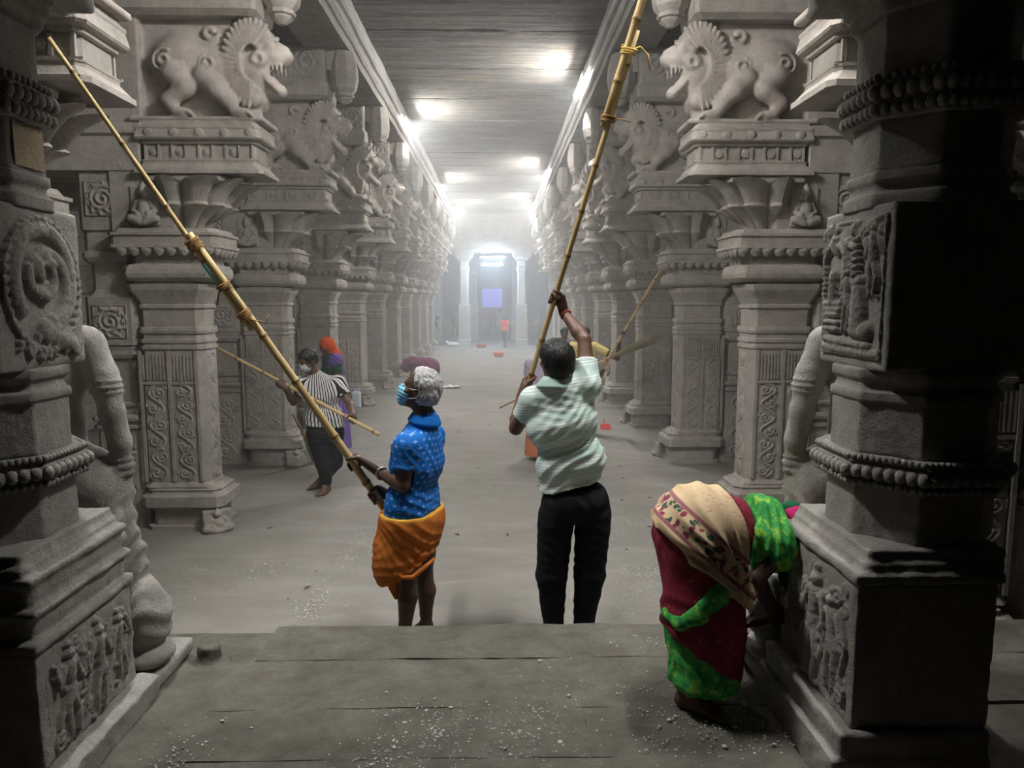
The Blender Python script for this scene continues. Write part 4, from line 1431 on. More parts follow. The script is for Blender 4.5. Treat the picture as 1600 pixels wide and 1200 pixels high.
# ------------------------------------------------------------------ bamboo poles
def bamboo_mat():
    t = NT('dry_bamboo')
    p = t.objc()
    v, x, y, z = t.attr('cuv')
    st = t.noise(t.mapv(v, (60, 3, 60)), 1.0, 4, .6)
    c = t.ramp(st, [(.3, (.38, .26, .11)), (.5, (.56, .41, .19)), (.7, (.66, .52, .27))])
    nd = t.ramp(t.math('PINGPONG', y, .16), [(.0, 0), (.93, 0), (.97, 1), (1, 1)])
    c = t.mix(t.ramp(t.noise(p, 5, 4), [(.5, 0), (.75, .5)]), c, (.30, .19, .08))
    c = t.mix(x, c, (.20, .12, .05))
    return t.done(c, .5, t.bump(st, .002, .4), .35)
BAMBOO = bamboo_mat()
ROPE = cloth_mat('coir_rope', (.30, .18, .08), .95, 300, .3)
TWINE = cloth_mat('yellow_twine', (.62, .42, .12), .9, 300, .2)

def cane_mesh(a, b, r0, r1, node=.30, bow=0.0, n=12, bowdir=(0, 0, 1), seed=0):
    a, b = np.asarray(a, float), np.asarray(b, float)
    L = np.linalg.norm(b - a); d = (b - a) / L
    up = V(0, 0, 1) if abs(d[2]) < .9 else V(1, 0, 0)
    x = unit(np.cross(d, up)); y = np.cross(x, d)
    rg = np.random.RandomState(seed)
    ts, rs, dk = [], [], []
    s = 0.0
    nodes = []
    q = node * rg.uniform(.2, .8)
    while q < L: nodes.append(q); q += node * rg.uniform(.85, 1.15)
    for q in nodes:
        for o, m in ((-.03, 0), (-.012, .05), (-.004, .22), (.004, .20), (.012, .02), (.03, 0)):
            ts.append(q + o); rs.append(1 + m); dk.append(1.0 if abs(o) < .006 else .15 if abs(o) < .02 else 0)
    ts += [0, L]; rs += [1, 1]; dk += [0, 0]
    o = np.argsort(ts)
    V_, F, A = [], [], []
    for j, i in enumerate(o):
        t = min(max(ts[i], 0), L)
        r = (r0 + (r1 - r0) * t / L) * rs[i]
        c = a + d * t + np.asarray(bowdir) * bow * sin(pi * t / L)
        for k in range(n):
            ph = 2 * pi * k / n
            V_.append(c + r * (cos(ph) * x + sin(ph) * y)); A.append((dk[i], t, ph * r))
    m = len(o)
    for j in range(m - 1):
        for k in range(n):
            F.append((j * n + k, j * n + (k + 1) % n, (j + 1) * n + (k + 1) % n, (j + 1) * n + k))
    F += [tuple(range(n - 1, -1, -1)), tuple(range((m - 1) * n, m * n))]
    return np.array(V_), F, np.array(A)

def cane(name, parent, a, b, r0, r1, **kw):
    base = np.asarray(parent['base'], float)
    v, f, A = cane_mesh(np.asarray(a) - base, np.asarray(b) - base, r0, r1, **kw)
    return link(name, make_mesh(name, v, f, BAMBOO, True, {'cuv': A}), parent)

def lashing(parent, p, d, r, turns=5, mat=None, tail=None, width=.035):
    base = np.asarray(parent['base'], float)
    d = unit(d); x = unit(np.cross(d, V(0, 1, 0.2))); y = np.cross(d, x)
    th = np.linspace(0, turns * 2 * pi, turns * 12)
    m = MB()
    m.tube([p - base + d * (t / (turns * 2 * pi) - .5) * width + (r + .003 * sin(t * 1.7)) * (cos(t) * x + sin(t) * y) for t in th], .0042, 5)
    if tail is not None:
        pts = [p - base + r * y] + [p - base + np.asarray(q, float) for q in tail]
        m.tube(pts, .004, 5)
    return m.obj('rope_lashing', mat or ROPE, parent, smooth=True)

def pole_thing(label, base, name='bamboo_pole', cat='pole'):
    t = thing(name, label, cat, tuple(base))
    t['base'] = [float(x) for x in base]
    return t

def on_line(a, b, t):
    return np.asarray(a) * (1 - t) + np.asarray(b) * t
def t_at_py(a, b, py, axis=1):
    """parameter on segment ab whose pixel row (or column) is the given one"""
    lo, hi = 0.0, 1.0
    def pj(p):
        X, Y, Z = p[0], p[1], p[2] - EYE
        r = X * cos(YAW) - Y * sin(YAW); g = X * sin(YAW) + Y * cos(YAW)
        fw = g * cos(PITCH) - Z * sin(PITCH); u = g * sin(PITCH) + Z * cos(PITCH)
        return (800 + F_PX * r / fw, 600 - F_PX * u / fw)[axis]
    s = pj(a) < pj(b)
    for _ in range(40):
        m = (lo + hi) / 2
        if (pj(on_line(a, b, m)) < py) == s: lo = m
        else: hi = m
    return lo

# ------------------------------------------------------------------ man in the pale green striped shirt, seen from behind
def polo_mat():
    t = NT('mint_striped_knit')
    v, x, y, z = t.attr('cuv')
    p = t.objc()
    f = t.math('FRACT', t.math('MULTIPLY', y, 1 / .112))
    grp = t.math('LESS_THAN', f, .60)
    ln = t.math('LESS_THAN', t.math('FRACT', t.math('MULTIPLY', y, 1 / .0165)), .42)
    c = t.mix(t.noise(p, 8, 3), (.52, .68, .62), (.60, .76, .70))
    c = t.mix(t.math('MULTIPLY', t.math('MULTIPLY', grp, ln), .9), c, (.88, .92, .90))
    n = t.bump(t.noise(p, 700, 2), .001, .4)
    return t.done(c, .85, n, .15)
POLO = polo_mat()
BLACK = cloth_mat('black_trouser_cloth', (.012, .013, .016), .8, 700, .2)

A0, A1 = at(822, 612, 4.42), at(1010, 0, 3.78)
A1 = A0 + (A1 - A0) * 1.13
adir = unit(A1 - A0)
ta, tb = t_at_py(A0, A1, 468), t_at_py(A0, A1, 600)
gA_r, gA_l = on_line(A0, A1, ta), on_line(A0, A1, tb)
J = dict(head=at(868, 566, 4.02), hf=V(-.42, .80, .28), hu=V(.02, -.30, .95), neck=at(866, 602, 4.0),
         sh_l=at(834, 626, 4.03), sh_r=at(917, 602, 4.03), chest=at(878, 662, 4.03), waist=at(892, 722, 4.03), pelvis=at(899, 785, 4.03),
         el_l=at(806, 669, 4.15), wr_l=at(813, 622, 4.36), el_r=at(913, 531, 4.13), wr_r=at(881, 488, 4.27),
         hip_l=at(869, 806, 4.03), hip_r=at(927, 804, 4.03), kn_l=at(862, 898, 4.05), kn_r=at(921, 898, 4.04), an_l=at(865, 990, 4.07), an_r=at(911, 990, 4.05))
for n in ('an_l', 'an_r'): J[n][2] = .085
r_pole = .018
s = body(J, 1.0, .0078, grips=[(gA_r, adir, J['wr_r'], 1, 1.0, r_pole), (gA_l, adir, J['wr_l'], -1, 1.0, r_pole)], toes={'l': (V(-.15, 1, 0), 1), 'r': (V(.2, 1, 0), -1)}, belly=.01)
PA = person(s, SKIN, 'man in pale green striped shirt seen from behind, arms raised on a bamboo pole', base=V(J['pelvis'][0], 4.03, 0))
hs, hd = hair_cap(J, 1.04, .0055, .018, .03, -.068, 3, .003)
emit('hair', hs, HAIR_B, PA, hd)
add_eyes(J, PA)
hem = at(845, 779, 3.9); hem2 = at(955, 752, 3.9)
hn = unit(np.cross(hem2 - hem, V(0, 1, 0))); hn = hn if hn[2] < 0 else -hn
sh = shirt(J, 1.0, .0075, .024, .55, (hem + hem2) / 2, hn, .150)
sr, sl_ = J['sh_r'], J['sh_l']
dA = unit(V(.55, 0, .83))
fa = wrinkle([(V(-28, 8, 42), .013, J['waist'] + V(.0, -.1, .02), .26, 3.0), (V(60, 0, -48), .010, sr + V(-.05, -.08, -.10), .16, 2.0),
              (V(-34, 0, 60), .010, J['waist'] + V(-.03, -.1, .14), .16, 3.0), (V(15, 10, 70), .007, J['neck'] + V(0, -.08, -.06), .13, 1.5), (V(50, 0, 10), .006, J['pelvis'] + V(.02, -.12, 0), .18, 3.0)])
emit('striped_shirt', sh, POLO, PA, fa, torso_uv(J))
# folded collar
cm = Sdf(J['neck'] - .13, J['neck'] + .13, .006)
ndir = unit(J['head'] - J['neck'])
Rc = frame_of(np.cross(ndir, V(1, 0, 0)), ndir)
for a in np.linspace(0, 2 * pi, 49)[:-1]:
    p = J['neck'] + ndir * .022 + Rc @ V(.074 * cos(a), .074 * sin(a), 0); q = J['neck'] - ndir * .012 + Rc @ V(.094 * cos(a), .094 * sin(a), 0)
    cm.cap(p, q, .008, .009, .012)
emit('collar', cm, cloth_mat('mint_collar', (.42, .58, .54)), PA)
tr = trousers(J, 1.0, .0085, .030, .10, J['pelvis'] + V(0, 0, .12), .060, .008)
emit('trousers', tr, BLACK, PA, wrinkle([(V(10, 0, 30), .005, None, 1, 4.0), (V(0, 0, 60), .004, J['kn_l'], .2, 2)]))
lx = MB()
w = J['wr_r'] * .9 + J['el_r'] * .1
d = unit(J['el_r'] - J['wr_r']); bx = unit(np.cross(d, V(0, 1, 0))); by = np.cross(d, bx)
lx.tube([w - V(*PA['base']) + .033 * (cos(t) * bx + sin(t) * by) for t in np.linspace(0, 2 * pi, 22)], .004, 6)
lx.obj('red_wrist_thread', plain('red_thread', (.30, .02, .02), .8), PA, smooth=True)
# his pole: a thinner cane lashed to a thicker one
T = pole_thing('long bamboo pole held up by the man in the green shirt, lashed in two places', A0)
te, tl = t_at_py(A0, A1, 80), t_at_py(A0, A1, 185)
side = unit(np.cross(adir, V(0, 1, 0))) * .017
cane('cane', T, A0, on_line(A0, A1, te + .04), .0165, .0155, node=.27, seed=2)
cane('thick_cane', T, on_line(A0, A1, tl - .02) + side * 1.2, A1 + side * 1.2, .0215, .0205, node=.30, seed=4)
lashing(T, on_line(A0, A1, te) + side * .6, adir, .040, 3, TWINE, [V(.06, 0, .02), V(.10, 0, -.02), V(.11, 0, -.09)])
lashing(T, on_line(A0, A1, tl) + side * .6, adir, .038, 5, ROPE, [V(.08, 0, -.01), V(.12, 0, -.02)])

# ------------------------------------------------------------------ grey-haired man in the blue shirt
def blue_mat():
    t = NT('blue_printed_cotton')
    v, x, y, z = t.attr('cuv')
    p = t.objc()
    P_ = .034
    row = t.math('FLOOR', t.math('MULTIPLY', y, 1 / P_))
    off = t.math('MULTIPLY', t.math('MODULO', row, 2.0), .5)
    a = t.math('SUBTRACT', t.math('FRACT', t.math('ADD', t.math('MULTIPLY', x, 1 / .040), off)), .5)
    b = t.math('SUBTRACT', t.math('FRACT', t.math('MULTIPLY', y, 1 / P_)), .5)
    aa, bb = t.math('ABSOLUTE', a), t.math('ABSOLUTE', b)
    star = t.math('ADD', t.math('POWER', aa, .6), t.math('POWER', bb, .6))
    m = t.ramp(star, [(.42, 1), (.62, 0)])
    c = t.mix(t.noise(p, 7, 3), (.006, .10, .42), (.012, .17, .58))
    c = t.mix(t.math('MULTIPLY', m, .75), c, (.30, .50, .85))
    return t.done(c, .75, t.bump(t.noise(p, 800, 2), .001, .35), .2)
BLUE = blue_mat()
LUNGI = cloth_mat('orange_cotton', (.56, .17, .035), .85, 600, .18)
B0, B1 = at(609, 806, 4.03), at(78, 58, 3.42)
bdir = unit(B1 - B0)
tl1, tl2 = t_at_py(B0, B1, 726), t_at_py(B0, B1, 776)
gB_l, gB_r = on_line(B0, B1, tl1), on_line(B0, B1, tl2)
fw = unit(V(-.95, .30, 0)); rt = V(.30, .95, 0)
C = at(656, 690, 4.0)
PB_pel = at(645, 818, 4.0)
J = dict(head=at(654, 610, 3.98), hf=V(-.92, .10, .30), hu=V(.30, 0, .95), neck=at(664, 654, 3.99), sh_l=C - rt * .165 + V(0, 0, .005), sh_r=C + rt * .165,
         chest=at(652, 722, 4.0), waist=at(645, 775, 4.0), pelvis=PB_pel, el_l=at(630, 758, 3.80), wr_l=at(594, 739, 3.97), el_r=at(650, 765, 4.20), wr_r=at(611, 776, 4.09),
         hip_l=PB_pel - rt * .085 - V(0, 0, .06), hip_r=PB_pel + rt * .085 - V(0, 0, .06), kn_l=at(635, 900, 3.88), kn_r=at(662, 898, 4.10), an_l=at(632, 985, 3.90), an_r=at(667, 985, 4.10), back=-fw)
J['an_l'][2] = J['an_r'][2] = .08
s = body(J, .96, .0078, grips=[(gB_l, bdir, J['wr_l'], 1, 1.0, .022), (gB_r, bdir, J['wr_r'], 1, 1.0, .022)], toes={'l': (fw, -1), 'r': (fw, 1)}, belly=.02)
PB = person(s, SKIN_D, 'grey-haired man in blue printed shirt, orange waistcloth and face mask, holding a pole', base=V(PB_pel[0], 4.0, 0))
hs, hd = hair_cap(J, .98, .0055, .022, .002, -.066, 8, .006)
emit('hair', hs, HAIR_G, PB, hd)
add_eyes(J, PB, .96)
sh = shirt(J, .96, .0075, .026, .60, at(645, 797, 4.0), V(.05, 0, -1), .150)
ft = wrinkle([(V(20, 20, 46), .009, J['waist'] + V(.05, -.1, 0), .22, 3.0), (V(60, 0, 30), .008, J['sh_l'] + V(0, -.05, -.09), .13, 2.0), (V(0, 40, 20), .007, J['chest'] + V(.1, 0, 0), .2, 2.0)])
emit('blue_shirt', sh, BLUE, PB, ft, torso_uv(J))
cm = Sdf(J['neck'] - .13, J['neck'] + .13, .006)
ndir = unit(J['head'] - J['neck'] + V(.06, 0, 0)); Rc = frame_of(np.cross(ndir, V(1, 0, 0)), ndir)
for a in np.linspace(0, 2 * pi, 49)[:-1]:
    p = J['neck'] + ndir * .018 + Rc @ V(.070 * cos(a), .070 * sin(a), 0); q = J["neck"] - ndir * .016 + Rc @ V(.086 * cos(a), .086 * sin(a), 0)
    cm.cap(p, q, .008, .009, .012)
emit('collar', cm, cloth_mat('blue_collar', (.012, .16, .55)), PB)
# mask: a pleated cup over nose and chin, with ear loops
R = frame_of(J['hf'], J['hu']); hk = .96
wl = lambda *p: J['head'] + R @ (V(*p) * hk)
ms = Sdf(J['head'] - .17, J['head'] + .17, .005)
ms.ell(wl(0, .052, -.036), V(.066, .062, .058) * hk, R, 0)
ms.ell(wl(0, .090, -.022), V(.026, .026, .040) * hk, R, .02)
ms.ell(wl(0, .070, -.085), V(.040, .040, .030) * hk, R, .02)
ms.clip(wl(0, .036, 0), R @ V(0, -1, 0)); ms.clip(wl(0, .07, .014), R @ V(0, .25, 1))
MASKM = cloth_mat('pale_blue_mask', (.22, .52, .74), .8, 900, .05)
mk = emit('face_mask', ms, MASKM, PB, lambda v: .0022 * np.sin((v - J['head']) @ R[:, 2] * 330))
m = MB()
b = np.asarray(PB['base'], float)
for sg in (-1, 1):
    m.tube([wl(sg * .062, .045, .004) - b, wl(sg * .078, .02, .005) - b, wl(sg * .088, -.012, .018) - b, wl(sg * .090, -.024, -.01) - b, wl(sg * .084, -.012, -.035) - b, wl(sg * .066, .02, -.050) - b, wl(sg * .055, .040, -.055) - b], .0022, 5)
link('ear_loop', m.mesh('ear_loop', plain('white_elastic', (.75, .75, .75), .7), True), mk, tuple(-np.zeros(3)))
# orange cloth tied round the waist and folded up at the knee
ls = Sdf(PB_pel + V(-.34, -.30, -.62), PB_pel + V(.30, .32, .18), .008)
ls.cap(PB_pel - rt * .07 + V(0, 0, .06), PB_pel + rt * .07 + V(0, 0, .06), .150, None, .03)
low = at(638, 880, 4.0)
ls.cap(PB_pel - rt * .06, low - rt * .07 + V(-.02, 0, 0), .158, .150, .06); ls.cap(PB_pel + rt * .06, low + rt * .06 + V(0, 0, 0), .158, .140, .06)
ls.ell(at(618, 868, 3.95), (.115, .15, .16), k=.05)
ls.chain([at(604, 815, 3.95), at(601, 850, 3.92), at(613, 905, 3.9), at(622, 926, 3.9)], [.035, .05, .042, .02], .04)
ls.clip(at(645, 796, 4.0), V(0, 0, 1))
e1, e2 = at(618, 906, 3.85), at(682, 868, 3.85)
nn = unit(np.cross(e2 - e1, V(0, 1, 0))); nn = nn if nn[2] < 0 else -nn
hang = Sdf(ls.lo + 3 * ls.h, ls.lo + ls.h * (ls.n - 4), ls.h)
ls.clip((e1 + e2) / 2, nn)
lw = wrinkle([(V(34, 0, 46), .012, PB_pel + V(.05, -.15, -.12), .20, 3.0), (V(-20, 10, 60), .011, low + V(0, -.15, .03), .2, 4.0), (V(45, 30, 0), .005, low, .3, 3.0)])
emit('orange_waistcloth', ls, LUNGI, PB, lw)
hl = Sdf(at(600, 960, 3.9) - .15, at(640, 800, 3.9) + .15, .007)
hl.chain([at(612, 885, 3.92), at(614, 905, 3.90), at(618, 934, 3.88)], [.05, .042, .012], .02)
hl.chain([at(602, 803, 3.93), at(600, 822, 3.92)], [.03, .026], .02)
emit('hanging_cloth_end', hl, LUNGI, PB, wrinkle([(V(80, 0, 12), .005, None, 1, 2.0)]))
# rolled hem of the fold
m = MB()
hp = [at(605, 850, 3.82), at(612, 885, 3.80), at(628, 902, 3.79), at(645, 902, 3.79), at(664, 886, 3.81), at(679, 872, 3.86)]
m.tube([p - b for p in hp], [.012, .015, .016, .015, .013, .008], 8)
m.obj('rolled_hem', LUNGI, PB, smooth=True)
ws = Sdf(PB_pel + V(-.25, -.25, -.06), PB_pel + V(.25, .25, .2), .006)
ws.cap(PB_pel - rt * .07 + V(0, 0, .06), PB_pel + rt * .07 + V(0, 0, .06), .157, None, .0)
ws.clip(at(645, 795, 4.0), V(0, 0, 1)); ws.clip(at(645, 804, 4.0), V(0, 0, -1))
emit('yellow_waistband', ws, cloth_mat('yellow_waistband', (.75, .40, .06)), PB)
# watch
m = MB()
w = J['wr_l'] * .94 + J['el_l'] * .06; d = unit(J['el_l'] - J['wr_l']); bx = unit(np.cross(d, V(0, 0, 1))); by = np.cross(d, bx)
m.tube([w - b + .034 * (cos(t) * bx + sin(t) * by) for t in np.linspace(0, 2 * pi, 22)], .0065, 6)
m.lathe([(-.004, .014), (.004, .014), (.005, .010)], tuple(w - b + V(0, -.01, .036)), 12)
t = NT('steel_watch'); t.b.inputs['Metallic'].default_value = 1.0
m.obj('wristwatch', t.done((.75, .74, .70), .3), PB, smooth=True)
# shirt pocket with a note in it
pk = at(612, 712, 3.90)
MB().box(-.012, .012, -.045, .045, -.06, .05, None, pk - b + V(.012, 0, -.02)).obj('pocket', BLUE, PB)
MB().box(-.004, .004, -.014, .018, -.02, .03, None, pk - b + V(.004, -.02, .045)).obj('folded_note', plain('cream_paper', (.70, .52, .36), .8), PB)
T = pole_thing('longest bamboo pole, held by the grey-haired man, slanting to the upper left', B0)
t1, t2, t3 = t_at_py(B0, B1, 490), t_at_py(B0, B1, 445), t_at_py(B0, B1, 380)
sd = unit(np.cross(bdir, V(0, 1, 0))) * .020
cane('thick_cane', T, B0, on_line(B0, B1, t3 + .02), .0235, .0165, node=.34, bow=.012, seed=6)
cane('thin_cane', T, on_line(B0, B1, t1 - .03) + sd * 1.3, B1 + sd * .3, .0145, .0095, node=.31, seed=7)
sheath = MB().tube([on_line(B0, B1, t2 + .012) + sd * 1.3 - B0, on_line(B0, B1, t2 + .05) + sd * 1.3 - B0], .0155, 10)
sheath.obj('green_tape', plain('teal_tape', (.16, .40, .38), .5), T, smooth=True)
lashing(T, on_line(B0, B1, t1) + sd * .6, bdir, .034, 5, ROPE, [V(.05, 0, -.03), V(.11, 0, -.04), V(.13, 0, .0)], .05)
lashing(T, on_line(B0, B1, t2) + sd * .6, bdir, .034, 4, ROPE, [V(-.02, -.02, -.04), V(-.03, -.02, -.10)], .03)
lashing(T, on_line(B0, B1, t3) + sd * .6, bdir, .034, 7, ROPE, [V(-.0, -.02, -.05), V(-.01, -.02, -.08)], .06)

# ------------------------------------------------------------------ man in the black and white striped shirt
def stripe_mat():
    t = NT('black_white_stripes')
    v, x, y, z = t.attr('cuv')
    p = t.objc()
    f = t.math('FRACT', t.math('MULTIPLY', x, 1 / .030))
    a = t.ramp(f, [(.0, .015), (.40, .02), (.46, .70), (.60, .72), (.64, .08), (.70, .08), (.74, .72), (1.0, .7)])
    a.node.color_ramp.interpolation = 'LINEAR'
    return t.done(a, .8, t.bump(t.noise(p, 500, 2), .001, .4), .2)
STRIPE = stripe_mat()
CY = 7.36
C0, C1 = at(593, 679, 7.08), at(327, 537, 7.15)
cdir = unit(C1 - C0)
gC_r, gC_l = on_line(C0, C1, t_at_py(C0, C1, 441, 0)), on_line(C0, C1, t_at_py(C0, C1, 551, 0))
J = dict(head=at(481, 564, CY - .10), hf=V(-.42, -.70, -.40), hu=V(-.10, -.42, .88), neck=at(492, 587, CY - .02),
         sh_r=at(468, 600, CY - .08), sh_l=at(529, 598, CY + .06), chest=at(500, 617, CY), waist=at(505, 650, CY), pelvis=at(508, 676, CY),
         el_r=at(459, 628, CY - .10), wr_r=at(446, 606, CY - .27), el_l=at(546, 631, CY - .02), wr_l=at(551, 648, CY - .22),
         hip_r=at(497, 690, CY - .02), hip_l=at(521, 688, CY + .02), kn_r=at(506, 725, CY - .03), kn_l=at(523, 722, CY + .05), an_r=onz(511, 769) + V(0, 0, .085), an_l=onz(505, 761) + V(0, 0, .085), back=V(.3, 1, 0))
s = body(J, .98, .009, grips=[(gC_r, cdir, J['wr_r'], 1, 1.0, .018), (gC_l, cdir, J['wr_l'], 1, 1.0, .018)], toes={'r': (V(-.25, -1, 0), -1), 'l': (V(-.8, -.5, 0), 1)})
PC = person(s, SKIN, 'barefoot man in a black and white striped shirt, looking down, holding a pole', base=V(J['pelvis'][0], CY, 0))
hs, hd = hair_cap(J, 1.0, .007, .013, .04, -.055, 12)
emit('hair', hs, HAIR_B, PC, hd); add_eyes(J, PC)
sh = shirt(J, .98, .0085, .024, .60, at(503, 664, CY), V(-.1, 0, -1), .145)
uvf = torso_uv(J, .15)
emit('striped_shirt', sh, STRIPE, PC, wrinkle([(V(15, 0, 50), .010, J['waist'], .25, 3.0), (V(50, 0, 20), .005, J['sh_l'] + V(0, 0, -.1), .15, 2.0)]), uvf)
tr = trousers(J, .98, .009, .022, .10, J['pelvis'] + V(0, 0, .1), .055)
emit('trousers', tr, BLACK, PC, wrinkle([(V(10, 0, 45), .005, None, 1, 4.0)]))
R = frame_of(J['hf'], J['hu'])
wl = lambda *p: J['head'] + R @ V(*p)
ms = Sdf(J['head'] - .17, J['head'] + .17, .007)
ms.ell(wl(0, .055, -.040), (.062, .058, .054), R, 0); ms.ell(wl(0, .088, -.022), (.024, .026, .036), R, .02)
ms.clip(wl(0, .036, 0), R @ V(0, -1, 0)); ms.clip(wl(0, .07, .010), R @ V(0, .25, 1))
emit('face_mask', ms, cloth_mat('white_mask', (.40, .45, .48)), PC)
T = pole_thing('bamboo pole held slantwise by the man in the striped shirt', C0)
cane('cane', T, C0, C1, .0195, .015, node=.33, seed=9)

# ------------------------------------------------------------------ woman in the saree, bent over at the right
def saree_mats():
    t = NT('cream_printed_cotton')
    v, x, y, z = t.attr('cuv')
    p = t.objc()
    base = t.mix(t.noise(p, 9, 3), (.58, .43, .26), (.72, .56, .36))
    fl = t.n('ShaderNodeTexVoronoi'); nz = t.n('ShaderNodeTexNoise'); t.l(p, nz.inputs['Vector']); nz.inputs['Scale'].default_value = 24; t.l(t.mix(.05, p, nz.outputs['Color'], 'ADD'), fl.inputs['Vector']); fl.inputs['Scale'].default_value = 30
    cell = t.ramp(fl.outputs['Distance'], [(.38, 1), (.50, 0)])
    b1 = t.ramp(y, [(.0, 0), (.055, 0), (.058, 1), (.135, 1), (.138, 0), (1, 0)])
    b2 = t.ramp(y, [(.0, 0), (.040, 0), (.042, 1), (.055, 1), (.057, 0), (.136, 0), (.138, 1), (.152, 1), (.154, 0), (1, 0)])
    hue = t.n('ShaderNodeSeparateColor'); t.l(fl.outputs['Color'], hue.inputs[0])
    mot = t.mix(t.math('GREATER_THAN', hue.outputs[0], .55), (.26, .04, .09), (.05, .10, .07))
    c = t.mix(t.math('MULTIPLY', b1, cell), base, mot)
    c = t.mix(t.math('MULTIPLY', b2, .85), c, (.24, .05, .10))
    dots = t.ramp(t.noise(t.mapv(p, (1, 1, 3.5)), 42, 3, .8), [(.58, 0), (.63, 1)])
    b3 = t.ramp(y, [(.0, 0), (.17, 0), (.19, 1), (.29, 1), (.31, 0), (1, 0)])
    c = t.mix(t.math('MULTIPLY', t.math('MULTIPLY', dots, b3), .7), c, (.45, .10, .08))
    cream = t.done(c, .85, t.bump(t.noise(p, 600, 2), .001, .4), .15)
    t = NT('green_printed_saree')
    p = t.objc()
    n1 = t.noise(p, 22, 4, .7, .8)
    c = t.ramp(n1, [(.38, (.02, .20, .05)), (.52, (.05, .36, .07)), (.62, (.26, .50, .06)), (.72, (.50, .58, .08))])
    green = t.done(c, .7, t.bump(t.noise(p, 500, 2), .001, .4), .2)
    t = NT('maroon_printed_saree')
    p = t.objc()
    n1 = t.noise(p, 30, 4, .75, .6)
    c = t.ramp(n1, [(.40, (.16, .012, .03)), (.60, (.24, .02, .045)), (.74, (.40, .14, .06))])
    maroon = t.done(c, .75, t.bump(t.noise(p, 500, 2), .001, .4), .2)
    return cream, green, maroon
CREAM, GREEN, MAROON = saree_mats()
HYY = 2.90
hipc, chestc, shc = at(1094, 832, 2.88), at(1184, 830, 2.92), at(1236, 838, 2.93)
J = dict(head=at(1268, 872, 2.98), hf=V(.62, -.05, -.78), hu=V(.78, 0, .62), neck=at(1250, 842, 2.95), sh_r=at(1224, 846, 2.80), sh_l=at(1232, 840, 3.08), chest=at(1188, 838, 2.93), waist=at(1140, 835, 2.91), pelvis=hipc,
         el_r=at(1178, 905, 2.72), wr_r=at(1205, 945, 2.80), el_l=at(1225, 905, 3.12), wr_l=at(1228, 950, 3.05),
         hip_r=at(1090, 848, 2.80), hip_l=at(1104, 848, 2.98), kn_r=at(1090, 965, 2.74), kn_l=at(1128, 960, 3.08), an_r=onz(1074, 1105, .355) + V(0, 0, .085), an_l=onz(1160, 1028, .355) + V(0, 0, .085), back=V(-1, 0, 0))
bro0, bro1 = at(1176, 975, 2.86), at(1255, 952, 2.86)
brd = unit(bro1 - bro0)
s = body(J, .94, .008, grips=[(bro0 * .55 + bro1 * .45, brd, J['wr_r'], 1, .9, .016)], opens=[(J['wr_l'], V(.1, -.1, -1), V(0, -1, 0), .9, 1, .8)],
         zf=.355, toes={'r': (V(.78, -.55, 0), -1), 'l': (V(.98, .1, 0), 1)}, fem=True)
PH = person(s, SKIN_D, 'barefoot woman bent over in a green and maroon saree with cream shawl, on the platform', base=V(hipc[0], HYY, .355))
hs, hd = hair_cap(J, .95, .0065, .014, .02, -.06, 5)
emit('hair', hs, HAIR_B, PH, hd)
def hsdf(off=0.0, h=.0095):
    q = Sdf(at(1012, 1095, 2.9) - V(0, .34, .05), at(1262, 735, 2.9) + V(.02, .36, 0), h)
    q.cap(hipc + V(0, -.05, 0), hipc + V(0, .05, 0), .165 + off, None, .04)
    q.cap(hipc, chestc, .155 + off, .128 + off, .06)
    q.cap(chestc, shc, .128 + off, .085 + off, .04)
    a, b, c = at(1100, 965, 2.83), at(1100, 1052, 2.79), at(1106, 1087, 2.78)
    q.cap(hipc + V(0, -.03, -.03), a + V(0, -.02, 0), .155 + off, .160 + off, .06)
    q.cap(hipc + V(0, .06, -.03), a + V(.05, .12, 0), .15 + off, .14 + off, .06)
    q.cap(a, b, .160 + off, .138 + off, .05); q.cap(a + V(.05, .10, 0), b + V(.06, .12, 0), .14 + off, .115 + off, .05)
    q.cap(b, c, .138 + off, .135 + off, .03)
    return q
def plane2(pa, pb, Y=2.75):
    """plane through the camera-facing line from pixel pa to pb, parallel to y; normal points to the right of pa->pb (down on screen for left-to-right)"""
    a, b = at(pa[0], pa[1], Y), at(pb[0], pb[1], Y)
    d = b - a
    return a, V(d[2], 0, -d[0])
# lower green skirt
q = hsdf(.0)
q.clip(at(1110, 1090, 2.67), V(0, 0, -1))
a, n = plane2((1030, 950), (1170, 1000)); q.clip(a, -n)
folds = wrinkle([(V(45, 45, 0), .008, None, 1, 3.0), (V(18, 8, 22), .006, None, 1, 3.0)])
emit('green_skirt', q, GREEN, PH, folds)
# maroon middle
q = hsdf(.012)
a, n = plane2((1040, 985), (1120, 1036)); q.clip(a, n); q.clip(at(1100, 1036, 2.85), V(0, 0, -1))
a, n = plane2((1162, 700), (1162, 1100)); q.clip(a, -n)
emit('maroon_skirt', q, MAROON, PH, wrinkle([(V(35, 20, 20), .007, None, 1, 3.0)]))
# green sash across the hip
q = Sdf(at(1020, 1000, 2.7) - V(0, .25, 0), at(1180, 860, 2.7) + V(0, .3, 0), .008)
q.chain([at(1042, 938, 2.90), at(1042, 958, 2.78), at(1062, 975, 2.69), at(1095, 966, 2.665), at(1130, 940, 2.68), at(1156, 915, 2.74)], [.016, .021, .025, .024, .021, .015], .02)
q.chain([at(1080, 962, 2.675), at(1120, 925, 2.675), at(1150, 905, 2.73)], [.022, .032, .022], .03)
emit('green_sash', q, GREEN, PH, wrinkle([(V(15, 0, 45), .003, None, 1, 2.0)]))
